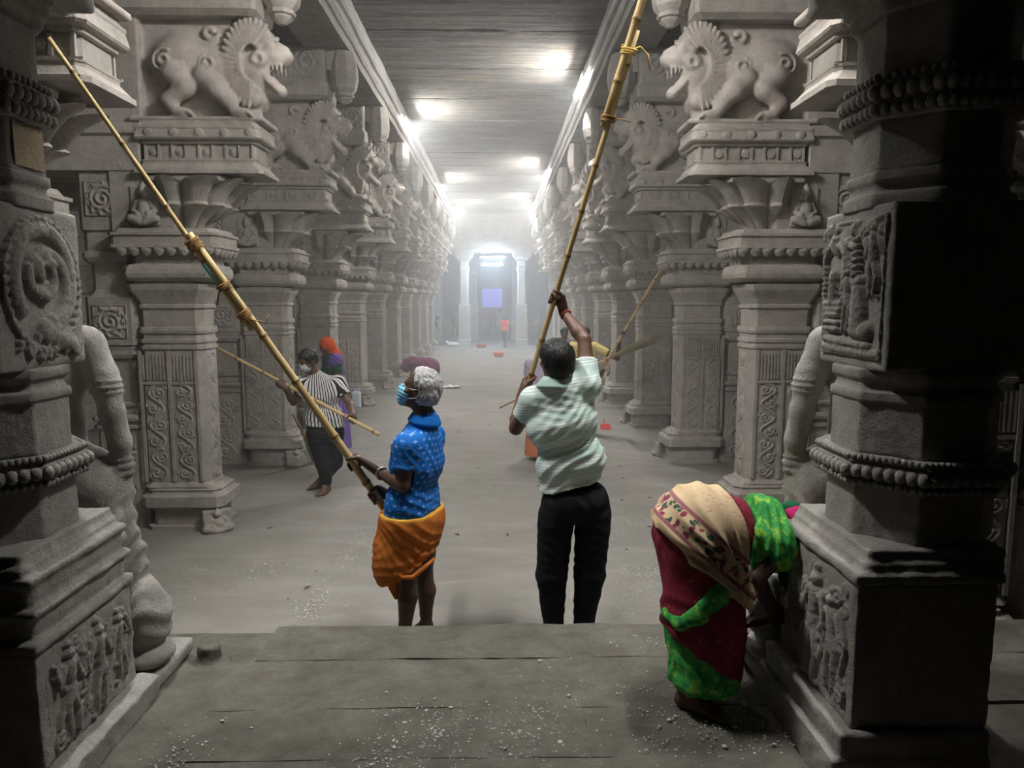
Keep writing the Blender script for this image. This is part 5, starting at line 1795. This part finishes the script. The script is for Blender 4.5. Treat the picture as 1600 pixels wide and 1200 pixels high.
# blouse strip and green drape over the back and shoulder
q = hsdf(.006); a, n = plane2((1148, 700), (1148, 1000)); q.clip(a, n); a, n = plane2((1190, 700), (1180, 1000)); q.clip(a, -n); q.clip(at(1160, 890, 2.9), V(0, 0, -1))
emit('maroon_blouse', q, MAROON, PH, wrinkle([(V(50, 10, 30), .004, None, 1, 2)]))
q = hsdf(.020)
q.cap(chestc + V(.02, 0, 0), at(1234, 832, 2.93), .142, .118, .03)
q.cap(J['sh_r'], J['sh_r'] * .7 + J['el_r'] * .3, .085, .08, .04)
q.cap(at(1200, 850, 2.80), at(1182, 888, 2.76), .08, .035, .05)
a, n = plane2((1152, 745), (1185, 830)); q.clip(a, n)
a, n = plane2((1185, 830), (1170, 860)); q.clip(a, n)
a, n = plane2((1250, 700), (1238, 900)); q.clip(a, -n); q.clip(at(1160, 893, 2.9), V(0, 0, -1))
q.cap(at(1185, 850, 2.78), at(1172, 892, 2.73), .05, .02, .04)
emit('green_drape', q, GREEN, PH, wrinkle([(V(75, 10, -30), .020, at(1200, 840, 2.78), .2, 2), (V(30, 0, 30), .004, None, 1, 2)]))
q = Sdf(at(1205, 985, 2.9) - V(0, .22, 0), at(1275, 770, 2.9) + V(0, .25, 0), .009)
q.chain([at(1236, 800, 2.93), at(1245, 850, 2.92), at(1250, 900, 2.92), at(1252, 945, 2.93)], [.05, .085, .075, .05], .04)
q.chain([at(1240, 850, 2.82), at(1240, 900, 2.82), at(1246, 955, 2.84)], [.06, .05, .03], .04)
GD = cloth_mat('dark_green_cloth', (.012, .10, .045), .8, 500, .3)
emit('hanging_saree_end', q, GD, PH, wrinkle([(V(70, 20, 8), .008, None, 1, 2)]))
q = Sdf(at(1243, 812, 2.90) - .16, at(1246, 815, 3.05) + .16, .009)
q.cap(at(1243, 812, 2.90), at(1246, 815, 3.05), .062, None, .02)
emit('pink_sleeve', q, cloth_mat('crimson_blouse', (.45, .02, .12), .8), PH)
# cream shawl tied over the hips
q = hsdf(.028)
q.cap(hipc + V(-.10, -.05, .02), at(1160, 928, 2.74), .10, .022, .09)
q.cap(hipc + V(-.10, -.02, 0), at(1024, 828, 2.80), .09, .03, .05)
a, n = plane2((1010, 815), (1164, 944)); q.clip(a, n)
a2, n2 = plane2((1154, 740), (1172, 960)); q.clip(a2, -n2)
nn = unit(n); aa = np.array(a)
def creamuv(v):
    d = -(v - aa) @ nn
    return {'cuv': np.stack([v @ V(1, 0, 1), d, v[:, 1]], 1)}
pinch = at(1164, 930, 2.72)
def cf(v):
    r = v - pinch
    ang = np.arctan2(r[:, 2], -r[:, 0]); dist = np.linalg.norm(r, axis=1)
    return .018 * (1 - 1.7 * np.abs(np.sin(ang * 17 + 1.5 * vnoise(v, 6, 3)))) * np.clip(1.35 - dist / .5, 0, 1) * np.clip(dist / .08, .3, 1)
emit('cream_shawl', q, CREAM, PH, cf, creamuv)
q = Sdf(at(1140, 980, 2.7) - V(0, .12, 0), at(1185, 840, 2.7) + V(0, .12, 0), .007)
q.chain([at(1158, 858, 2.72), at(1157, 890, 2.70), at(1164, 930, 2.70), at(1170, 945, 2.70)], [.022, .034, .040, .016], .02)
q.chain([at(1166, 930, 2.72), at(1174, 905, 2.74), at(1172, 940, 2.72)], [.02, .026, .012], .02)
emit('shawl_knot', q, CREAM, PH, wrinkle([(V(110, 0, 20), .005, None, 1, 2)]), creamuv)
t = thing('twig_broom', 'dark twig broom in the hand of the bent woman', 'broom', tuple(bro0)); t['base'] = [float(x) for x in bro0]
rg = np.random.RandomState(3)
MB().tube([V(0, 0, 0) + brd * .0, brd * .10], .017, 8).obj('handle', cloth_mat('broom_binding', (.10, .06, .03)), t)
tm = MB()
for i in range(70):
    e = brd * rg.uniform(.10, .30) + V(rg.normal(0, .012), rg.normal(0, .03), rg.normal(0, .016) - .006)
    tm.tube([rg.normal(0, .006, 3) - brd * .09, brd * .06 + rg.normal(0, .006, 3), e], [.0022, .002, .0012], 4)
for i in range(9):
    tm.tube([-brd * .05, -brd * rg.uniform(.0, .06) + V(rg.normal(0, .02), 0, rg.uniform(.03, .07))], .002, 4)
tw = tm.obj('twigs', cloth_mat('dark_twig', (.05, .035, .02)), t); tw['kind'] = 'stuff'

# ------------------------------------------------------------------ people farther down the hall
def stand(base, face, hgt, arms=None, lean=0.0, head_down=0.2, stride=0.05):
    """joint set of a standing figure of height hgt at base, looking along face"""
    k = hgt / 1.70
    f = unit(V(face[0], face[1], 0)); r = V(f[1], -f[0], 0); b = np.asarray(base, float)
    L = lambda x, y, z: b + (r * x + f * (y + lean * max(0, z - .9)) + V(0, 0, z - .25 * abs(lean) * max(0, z - .9))) * k
    J = dict(head=L(0, .06, 1.58), hf=f * cos(head_down) - V(0, 0, sin(head_down)), hu=V(0, 0, 1) * cos(head_down) + f * sin(head_down), neck=L(0, 0, 1.43), sh_l=L(-.175, 0, 1.38), sh_r=L(.175, 0, 1.38), chest=L(0, .02, 1.22), waist=L(0, .02, 1.04), pelvis=L(0, 0, .92),
             hip_l=L(-.09, 0, .86), hip_r=L(.09, 0, .86), kn_l=L(-.10, .05 + stride, .48), kn_r=L(.10, .03 - stride, .48), an_l=L(-.10, stride * 1.5, .085), an_r=L(.10, -stride * 1.5, .085), back=-f)
    A = dict(el_l=(-.24, .02, 1.10), wr_l=(-.22, .16, .90), el_r=(.24, .02, 1.10), wr_r=(.22, .16, .90))
    A.update(arms or {})
    for n, p in A.items(): J[n] = L(*p) if not isinstance(p, np.ndarray) else p
    return J, k, f, r
def skirt(J, k, f, zf, h, flare=.19, top=.135):
    lo, hi = bounds([J['pelvis'], J['an_l'], J['an_r']], .30 * k)
    lo[2] = zf - .02
    q = Sdf(lo, hi, h)
    c = (J['an_l'] + J['an_r']) / 2; c = V(c[0], c[1], zf + .06 * k)
    px = unit(J['hip_r'] - J['hip_l'])
    q.cap(J['pelvis'] - px * .05 * k + V(0, 0, .04 * k), c - px * .06 * k, top * k, flare * k, .05, flat=True)
    q.cap(J['pelvis'] + px * .05 * k + V(0, 0, .04 * k), c + px * .06 * k, top * k, flare * k, .05, flat=True)
    q.clip(V(0, 0, zf + .05 * k), V(0, 0, -1)); q.clip(J['pelvis'] + V(0, 0, .14 * k), V(0, 0, 1))
    return q
def figure(label, base, face, hgt, top, low, kind='trousers', arms=None, lean=0.0, h=.012, skin=None, grips=(), group=None, hd=.2, stride=.05, scarf=None, shawl=None):
    J, k, f, r = stand(base, face, hgt, arms, lean, hd, stride)
    zf = base[2]
    op = [] if grips else [(J['wr_l'], J['wr_l'] - J['el_l'], -r, k, 1, .6), (J['wr_r'], J['wr_r'] - J['el_r'], r, k, -1, .6)]
    s = body(J, k, h, grips=[(g[0], g[1], J[g[2]], 1, k, g[3]) for g in grips], opens=op, zf=zf, toes={'l': (f, -1, zf), 'r': (f, 1, zf)})
    P = person(s, skin or SKIN_D, label, group, base=V(base[0], base[1], zf))
    if scarf is None:
        hs, hdsp = hair_cap(J, k * 1.02, h * .8, .014, .04, -.055, 4)
        emit('hair', hs, HAIR_B, P, hdsp)
    else:
        R = frame_of(J['hf'], J['hu'])
        q = Sdf(J['head'] - .35 * k, J['head'] + .30 * k, h * .8)
        q.ell(J['head'] + R @ V(0, -.02, .03) * k, V(.095, .115, .108) * k, R, .02)
        q.cap(J['head'] + R @ V(0, -.07, -.03) * k, J['neck'] - f * .06 * k - V(0, 0, .05 * k), .075 * k, .10 * k, .05)
        q.cap(J['neck'] - f * .05 * k, J['sh_l'] - V(0, 0, .05 * k), .085 * k, .075 * k, .05); q.cap(J['neck'] - f * .05 * k, J['sh_r'] - V(0, 0, .05 * k), .085 * k, .075 * k, .05)
        q.ell(J['head'] + R @ V(0, .10, -.02) * k, V(.058, .06, .085) * k, R, .01, sub=True)
        emit('headscarf', q, scarf, P, wrinkle([(V(30, 30, 25), .007, None, 1, 2)]))
    if top is not None:
        sh = shirt(J, k, h * .9, .022, .60, J['pelvis'] - V(0, 0, .02 * k), V(0, 0, -1), .142 * k)
        emit('shirt', sh, top, P, wrinkle([(V(25, 20, 45), .007, None, 1, 3)]), torso_uv(J))
    if kind == 'trousers':
        emit('trousers', trousers(J, k, h, .022, .10, J['pelvis'] + V(0, 0, .1), .055), low, P)
    elif kind == 'shorts':
        emit('shorts', trousers(J, k, h, .03, .10 + .32, J['pelvis'] + V(0, 0, .1), .085), low, P)
    else:
        emit('long_skirt', skirt(J, k, f, zf, h), low, P, wrinkle([(V(40, 40, 0), .010, None, 1, 2)]))
    if shawl is not None:
        q = Sdf(*bounds([J['sh_l'], J['sh_r'], J['pelvis']], .28 * k), h)
        q.cap(J['sh_l'], J['pelvis'] + r * .08 * k, .10 * k, .15 * k, .05); q.cap(J['chest'], J['sh_r'], .135 * k, .095 * k, .05); q.cap(J['sh_l'], J['sh_r'], .09 * k, None, .04)
        q.clip(J['pelvis'] - V(0, 0, .05 * k), V(0, 0, -1))
        emit('saree_top', q, shawl, P, wrinkle([(V(30, 10, 40), .010, None, 1, 2)]))
    return P, J

# woman in the orange headscarf, behind the striped man
D0 = onz(528, 704)
PD, JD = figure('woman in an orange headscarf and purple saree, behind the man in stripes', D0, (-.75, -.45, 0), 1.54, cloth_mat('dark_green_blouse', (.02, .07, .03)), cloth_mat('violet_saree', (.16, .10, .34)), 'skirt', lean=.10, h=.011, scarf=cloth_mat('orange_scarf', (.62, .085, .025), .85, 500, .2), hd=.35, shawl=cloth_mat('violet_saree_top', (.15, .10, .32)))
def stick_broom(label, a, b, r, fr=.45, spread=.06, hcol=None, bcol=(.30, .27, .13), n=90, seed=1):
    """thin handle from a, bristles ending at b"""
    t = thing('broom', label, 'broom', tuple(a)); t['base'] = [float(x) for x in a]
    d = b - a; L = np.linalg.norm(d); d = d / L
    x = unit(np.cross(d, V(0, 1, .3))); y = np.cross(d, x)
    MB().tube([V(0, 0, 0), d * L * (1 - fr * .75)], [r, r * .9], 8).obj('handle', hcol or BAMBOO, t, smooth=True)
    for u in (1 - fr, 1 - fr * .85):
        MB().tube([d * L * u - d * .02, d * L * u + d * .02], r * 1.9, 10).obj('binding', ROPE, t)
    rg = np.random.RandomState(seed); m = MB()
    for i in range(n):
        an, rr = rg.uniform(0, 6.28), sqrt(rg.uniform(0, 1))
        e = d * L * rg.uniform(.93, 1.0) + (cos(an) * x + sin(an) * y) * rr * spread
        s0 = d * L * (1 - fr * .95) + (cos(an) * x + sin(an) * y) * rr * r * 1.4
        m.tube([s0, s0 * .5 + e * .5 + (cos(an) * x + sin(an) * y) * rr * spread * .12, e], [.0035, .003, .0018], 4)
    o = m.obj('bristles', cloth_mat('dry_bristle', bcol, .9, 300, .3), t); o['kind'] = 'stuff'
    return t
stick_broom('soft grass broom leaning by the pillar base behind the striped man', at(458, 648, 8.30), onz(497, 722) + V(0, 0, .02), .014, .62, .07, cloth_mat('brown_stick', (.22, .12, .07)), (.22, .21, .09), 120, 4)

# woman in purple bending to the left, far side
EY = 15.8
bE = onz(662, 611)
fE, rE = V(-1, 0, 0), V(0, 1, 0)
J = dict(head=at(637, 573, EY), hf=V(-.7, 0, -.7), hu=V(-.6, 0, .8), neck=at(643, 568, EY), sh_l=at(646, 568, EY - .17), sh_r=at(646, 568, EY + .17), chest=at(653, 568, EY), waist=at(661, 567, EY), pelvis=at(669, 570, EY),
         el_l=at(643, 584, EY - .2), wr_l=at(641, 598, EY - .15), el_r=at(643, 584, EY + .2), wr_r=at(641, 598, EY + .15), hip_l=at(669, 574, EY - .1), hip_r=at(669, 574, EY + .1), kn_l=at(667, 593, EY - .1), kn_r=at(667, 593, EY + .1), back=V(1, 0, 0))
J['an_l'], J['an_r'] = V(bE[0], EY - .1, .085), V(bE[0], EY + .1, .085)
s = body(J, .9, .014, opens=[(J['wr_l'], V(0, 0, -1), V(1, 0, 0), .9, 1, .5), (J['wr_r'], V(0, 0, -1), V(1, 0, 0), .9, -1, .5)], toes={'l': (fE, 1), 'r': (fE, -1)})
PE = person(s, SKIN_D, 'woman in a purple saree bending over, in the left half of the hall', base=V(bE[0], EY, 0))
t = NT('purple_flecked_saree'); p = t.objc()
PURP = t.done(t.ramp(t.noise(p, 26, 4, .7), [(.45, (.13, .035, .085)), (.60, (.19, .06, .12)), (.72, (.45, .30, .30))]), .85)
q = Sdf(at(620, 618, EY) - V(0, .4, .02), at(695, 548, EY) + V(0, .4, .05), .016)
q.cap(at(671, 575, EY - .07), at(671, 575, EY + .07), .225, None, .05); q.cap(at(671, 574, EY), at(647, 567, EY), .20, .15, .06); q.cap(at(647, 567, EY - .12), at(647, 567, EY + .12), .13, None, .05)
q.cap(at(638, 568, EY), at(634, 574, EY), .135, .12, .04)
q.cap(at(671, 580, EY), V(bE[0] + .05, EY, .1), .22, .21, .06); q.clip(V(0, 0, .05), V(0, 0, -1))
q.ell(at(628, 580, EY), (.07, .09, .08), k=.01, sub=True)
emit('purple_saree', q, PURP, PE, wrinkle([(V(20, 10, 15), .012, None, 1, 2)]))

# people behind the man in green
FY = 10.7
FL0, FL1 = at(944, 571, 10.25), at(1104, 300, 9.0)
fb = onz(938, 668)
YEL = cloth_mat('yellow_shirt_cotton', (.62, .50, .20), .85, 500, .15)
KHA = cloth_mat('khaki_cotton', (.34, .28, .16), .85, 500, .15)
JFa = dict(el_r=at(965, 560, 10.45), wr_r=at(968, 531, 10.15), el_l=at(935, 590, 10.5), wr_l=at(943, 578, 10.3))
fd = unit(FL1 - FL0)
g1 = on_line(FL0, FL1, t_at_py(FL0, FL1, 520))
PF, JF = figure('man in a yellow shirt raising a pole, mostly hidden behind the man in green', V(1.30, FY, 0), (.25, 1, 0), 1.62, YEL, KHA, 'trousers', JFa, h=.012, grips=[(g1, fd, 'wr_r', .018)], hd=-.2, stride=.07)
T = pole_thing('thin bamboo pole raised to the right row by the man in yellow', FL0)
cane('cane', T, FL0, FL1, .021, .013, node=.36, seed=11)
lashing(T, on_line(FL0, FL1, t_at_py(FL0, FL1, 476)), fd, .024, 3, ROPE, None)
GY = 9.0
gb = onz(846, 716)
q0, q1 = at(780, 637, 9.1), at(1036, 522, 9.0)
gd = unit(q1 - q0)
LAV = cloth_mat('lavender_cotton', (.52, .45, .55), .85, 500, .1)
ODH = cloth_mat('orange_dhoti', (.60, .20, .09), .85, 500, .15)
PG, JG = figure('man in lavender shirt and orange dhoti, almost hidden behind the man in green', V(gb[0], GY - .05, 0), (.3, 1, 0), 1.50, LAV, ODH, 'skirt', None, h=.013, hd=.3)
stick_broom('grass broom on a long stick, reaching right behind the man in green', q0, q1, .013, .34, .075, None, (.24, .22, .13), 45, 9)
figure('dim man far behind the raised arm of the man in green, only his head showing', V(1.25, 13.4, 0), (0, -1, 0), 1.50, cloth_mat('grey_shirt', (.22, .21, .20)), BLACK, 'trousers', h=.016)
figure('dusty figure in pale brown standing against the right row of pillars', onz(951, 622) , (-.8, -.4, 0), 1.02, cloth_mat('pale_brown_shirt', (.36, .25, .19)), cloth_mat('cream_cloth', (.50, .44, .36)), 'shorts', h=.013, skin=SKIN)
# far end
RED = cloth_mat('red_shirt', (.75, .07, .06), .85, 300, .1)
figure('boy in a red shirt running towards the far doorway', onz(789, 543), (.3, 1, 0), 1.32, RED, BLACK, 'shorts', dict(el_l=(-.30, -.05, 1.22), wr_l=(-.34, .14, 1.10), el_r=(.30, -.08, 1.22), wr_r=(.38, -.12, 1.24)), h=.015, stride=.16)
figure('woman in a grey-green saree near the left end of the hall', V(-2.75, 31.2, 0), (.7, .3, 0), 1.30, None, cloth_mat('grey_green_saree', (.24, .29, .18)), 'skirt', lean=.15, h=.016, shawl=cloth_mat('grey_green_top', (.25, .30, .19)))
figure('man in dark clothes standing left of the far doorway', V(-2.3, 38.5, 0), (.4, -1, 0), 1.34, cloth_mat('dark_grey_shirt', (.05, .06, .06)), BLACK, 'trousers', h=.018)
figure('pale figure standing right of the far doorway', V(1.95, 35.6, 0), (-1, -.3, 0), 1.18, cloth_mat('pale_shirt', (.40, .36, .32)), cloth_mat('brown_cloth', (.22, .17, .13)), 'trousers', h=.018)
figure('small far figure in orange inside the doorway', V(-.30, 42.5, 0), (.3, -1, 0), 1.36, cloth_mat('far_orange', (.75, .20, .05)), cloth_mat('far_orange_low', (.60, .16, .05)), 'skirt', h=.02)
figure('small far figure in white inside the doorway', V(.15, 43.5, 0), (-.3, -1, 0), 1.40, cloth_mat('far_white', (.65, .62, .60)), cloth_mat('far_white_low', (.6, .58, .55)), 'skirt', h=.02)
figure('small far figure in brown inside the doorway', V(-1.0, 44.0, 0), (-.3, -1, 0), 1.38, cloth_mat('far_brown', (.28, .15, .12)), cloth_mat('far_brown_low', (.2, .12, .1)), 'skirt', h=.02)

# ------------------------------------------------------------------ things on the floor
def basin(label, p, r, h, col, name='plastic_basin'):
    t = thing(name, label, 'basin', tuple(p))
    MB().lathe([(0, r * .72), (h * .9, r * .97), (h, r), (h * 1.02, r * .97), (h * .9, r * .93), (h * .08, r * .68), (h * .07, .01)], (0, 0, 0), 24).obj('bowl', plain(name + '_plastic', col, .45), t, smooth=True)
    m = MB(); m.tube([(r * 1.01 * cos(a), r * 1.01 * sin(a), h) for a in np.linspace(0, 2 * pi, 25)], .011, 6); m.obj('rim', plain(name + '_rim', col, .4), t, smooth=True)
basin('orange plastic basin on the floor in the middle of the hall', onz(779, 557), .21, .15, (.85, .22, .05))
basin('red plastic basin on the floor in front of the far doorway', onz(752, 543), .22, .13, (.62, .05, .06))
t = thing('white_sack', 'white sack lying by the left doorway pillar', 'sack', tuple(onz(708, 541)))
q = Sdf((-.34, -.22, -.01), (.34, .22, .30), .02)
q.ell((-.03, 0, .09), (.24, .15, .10), k=.03); q.ell((.12, .02, .08), (.15, .13, .08), k=.04); q.cap((-.2, 0, .12), (-.29, 0, .19), .05, .07, .03)
q.clip((0, 0, .0), (0, 0, -1))
v, f = q.surface(); v = v + vnormals(v, f) * (.014 * vnoise(v, 14, 2))[:, None]
link('sack_body', make_mesh('sack_body', v, f, cloth_mat('white_sacking', (.66, .66, .64)), True), t)
MB().tube([V(-.24 + .0, .055 * cos(a), .155 + .055 * sin(a)) for a in np.linspace(0, 2 * pi, 16)], .008, 5).obj('tie', ROPE, t)
t = thing('crumpled_white_cloth', 'crumpled white cloth on the floor beside the purple-clad woman', 'cloth', tuple(onz(703, 606)))
xs = np.linspace(-.24, .24, 34); ys = np.linspace(-.15, .15, 24)
X, Yy = np.meshgrid(xs, ys, indexing='ij'); P = np.stack([X.ravel(), Yy.ravel(), 0 * X.ravel()], 1)
P[:, 2] = .012 + .05 * np.abs(vnoise(P, 9, 3)) + .02 * np.abs(vnoise(P, 22, 5)); P[:, 0] *= 1 + .3 * vnoise(P, 5, 8); P[:, 1] += .04 * vnoise(P, 6, 9)
i = np.arange(X.size).reshape(X.shape); qd = np.stack([i[:-1, :-1], i[1:, :-1], i[1:, 1:], i[:-1, 1:]], -1).reshape(-1, 4)
link('cloth_sheet', make_mesh('cloth_sheet', P, qd, cloth_mat('white_rag', (.70, .70, .70)), True), t)
t = thing('white_plastic_can', 'white plastic can on the floor against a left-row pillar base', 'container', tuple(onz(557, 636)))
MB().prof([(0, -.01), (.01, 0), (.27, 0), (.30, -.02), (.31, -.04)], -.09, .09, -.06, .06, .025).obj('can_body', plain('white_plastic', (.62, .68, .74), .4), t)
MB().lathe([(.0, .03), (.03, .03), (.035, .02)], (-.04, 0, .305), 12).obj('cap', plain('blue_cap', (.2, .3, .5), .4), t)
MB().tube([(.06, 0, .30), (.06, 0, .35), (0, 0, .355), (-.01, 0, .31)], .01, 6).obj('handle', plain('white_plastic_handle', (.6, .66, .72), .4), t)
t = thing('leaning_frame', 'narrow grey frame leaning against a pillar base, left row', 'frame', tuple(onz(604, 607)))
R_ = np.array([[1, 0, 0], [0, cos(.22), -sin(.22)], [0, sin(.22), cos(.22)]])
MB().box(-.09, -.065, -.01, .01, 0, .40, R_).box(.065, .09, -.01, .01, 0, .40, R_).box(-.09, .09, -.01, .01, .38, .41, R_).box(-.09, .09, -.01, .01, 0, .025, R_).obj('frame_bars', plain('grey_frame', (.40, .40, .38)), t)
MB().box(-.066, .066, -.004, .004, .025, .38, R_).obj('pane_board', plain('pale_board', (.52, .52, .50)), t)
# red dustpan by the foot of the man in yellow
t = thing('red_dustpan', 'small red plastic dustpan on the floor by the feet of the man in yellow', 'dustpan', tuple(onz(946, 670)))
MB().loft([[(-.13, -.11, .004), (.13, -.11, .004), (.13, -.11, .010), (-.13, -.11, .010)], [(-.12, .08, .02), (.12, .08, .02), (.12, .08, .11), (-.12, .08, .11)], [(-.11, .10, .02), (.11, .10, .02), (.11, .10, .11), (-.11, .10, .11)]]).obj('pan', plain('red_plastic', (.55, .03, .04), .4), t)
MB().tube([(0, .10, .07), (0, .22, .14), (0, .30, .20)], .014, 8).obj('handle', plain('red_plastic_handle', (.50, .03, .04), .4), t)
t.scale = (.62, .62, .62)
# stone stubs set in the platform edge
for lab, p, r in (('worn stone stub near the left foreground pillar, on the platform', onz(328, 1036, .33), .052), ('worn stone stub beside the right foreground pillar', onz(1212, 1018, .352), .05)):
    t = thing('stone_stub', lab, 'stone', tuple(p))
    q = Sdf((-.12, -.12, -.02), (.12, .12, .16), .008)
    q.cap((0, 0, 0), (0, 0, .07), r * 1.05, r, .02); q.ell((0, 0, .005), (r * 2, r * 1.7, .018), k=.03); q.clip((0, 0, .095), (.1, 0, 1)); q.clip((0, 0, -.015), (0, 0, -1))
    v, f = q.surface(); v = v + vnormals(v, f) * (.005 * vnoise(v, 30, 2))[:, None]
    link('stub_body', make_mesh('stub_body', v, f, SLAB_M, True), t)
# pale chips and grit swept out of the carvings
rg = np.random.RandomState(21)
Vt, Ft, n = [], [], 0
def chip(x, y, z, r):
    global n
    m = rg.randint(4, 7)
    a0 = rg.uniform(0, 6.28); hgt = r * rg.uniform(.25, .6)
    rr = r * rg.uniform(.6, 1.2, m)
    for zz, s_ in ((z, 1.0), (z + hgt, .75)):
        for k_ in range(m):
            a = a0 + 2 * pi * k_ / m
            Vt.append((x + rr[k_] * s_ * cos(a), y + rr[k_] * s_ * sin(a) * .8, zz + (rg.uniform(0, hgt * .4) if s_ < 1 else 0)))
    for k_ in range(m):
        Ft.append((n + k_, n + (k_ + 1) % m, n + m + (k_ + 1) % m, n + m + k_))
    Ft.append(tuple(range(n + m, n + 2 * m)))
    n += 2 * m
def scatter(c0, c1, zl, cnt, r0, r1, cl):
    cen = [np.array((rg.uniform(c0[0], c1[0]), rg.uniform(c0[1], c1[1]))) for _ in range(cl)]
    for _ in range(cnt):
        c = cen[rg.randint(cl)] + rg.normal(0, .055, 2) * rg.uniform(.3, 2.6)
        p = onz(c0[0], c0[1], zl)
        chip(c[0], c[1], zl, rg.uniform(r0, r1) * (1 if rg.rand() < .93 else 2))
pw = lambda px, py, z: onz(px, py, z)[:2]
for (pa, pb, z, cnt, cl) in (((560, 1190), (900, 1105), .356, 420, 30), ((1000, 1185), (1220, 1105), .356, 300, 20), ((560, 1198), (640, 1185), .356, 120, 4), ((240, 1195), (330, 1140), .356, 90, 8), ((820, 1100), (1100, 1000), .356, 90, 16), ((1160, 1020), (1215, 990), .356, 70, 5),
                             ((465, 970), (530, 915), .003, 420, 14), ((520, 905), (575, 830), .003, 260, 12), ((985, 965), (1035, 880), .003, 420, 14), ((960, 870), (1010, 800), .003, 120, 10), ((1185, 990), (1222, 940), .003, 160, 6), ((240, 940), (460, 860), .003, 120, 18), ((600, 960), (1000, 700), .003, 60, 30)):
    scatter(tuple(pw(*pa, z)), tuple(pw(*pb, z)), z, cnt, .0024, .0062, cl)
o = link('grit', make_mesh('grit', np.array(Vt), Ft, plain('pale_grit', (.62, .61, .57), .9)))
tag(o, 'pale chips and grit strewn over the platform and floor', 'grit', kind='stuff')

# dark dry leaves blown about the hall floor
rg = np.random.RandomState(33)
Vt, Ft, n = [], [], 0
for _ in range(70):
    x, y, a, L = rg.uniform(-2.2, 1.9), rg.uniform(4.4, 14), rg.uniform(0, 6.28), rg.uniform(.012, .035)
    ca, sa = cos(a), sin(a)
    for u, w_, zz in ((-1, 0, .003), (0, .35, .012), (1, 0, .005), (0, -.35, .010)):
        Vt.append((x + L * (u * ca - w_ * sa), y + L * (u * sa + w_ * ca), zz))
    for u, w_, zz in ((-1, 0, .001), (0, .35, .010), (1, 0, .003), (0, -.35, .008)):
        Vt.append((x + L * (u * ca - w_ * sa), y + L * (u * sa + w_ * ca), zz))
    Ft += [(n, n + 1, n + 2, n + 3), (n + 7, n + 6, n + 5, n + 4)] + [(n + k_, n + 4 + k_, n + 4 + (k_ + 1) % 4, n + (k_ + 1) % 4) for k_ in range(4)]
    n += 8
tag(link('leaf_litter', make_mesh('leaf_litter', np.array(Vt), Ft, plain('dry_leaf', (.08, .055, .03), .9))), 'small dark dry leaves blown about the hall floor', 'litter', kind='stuff')
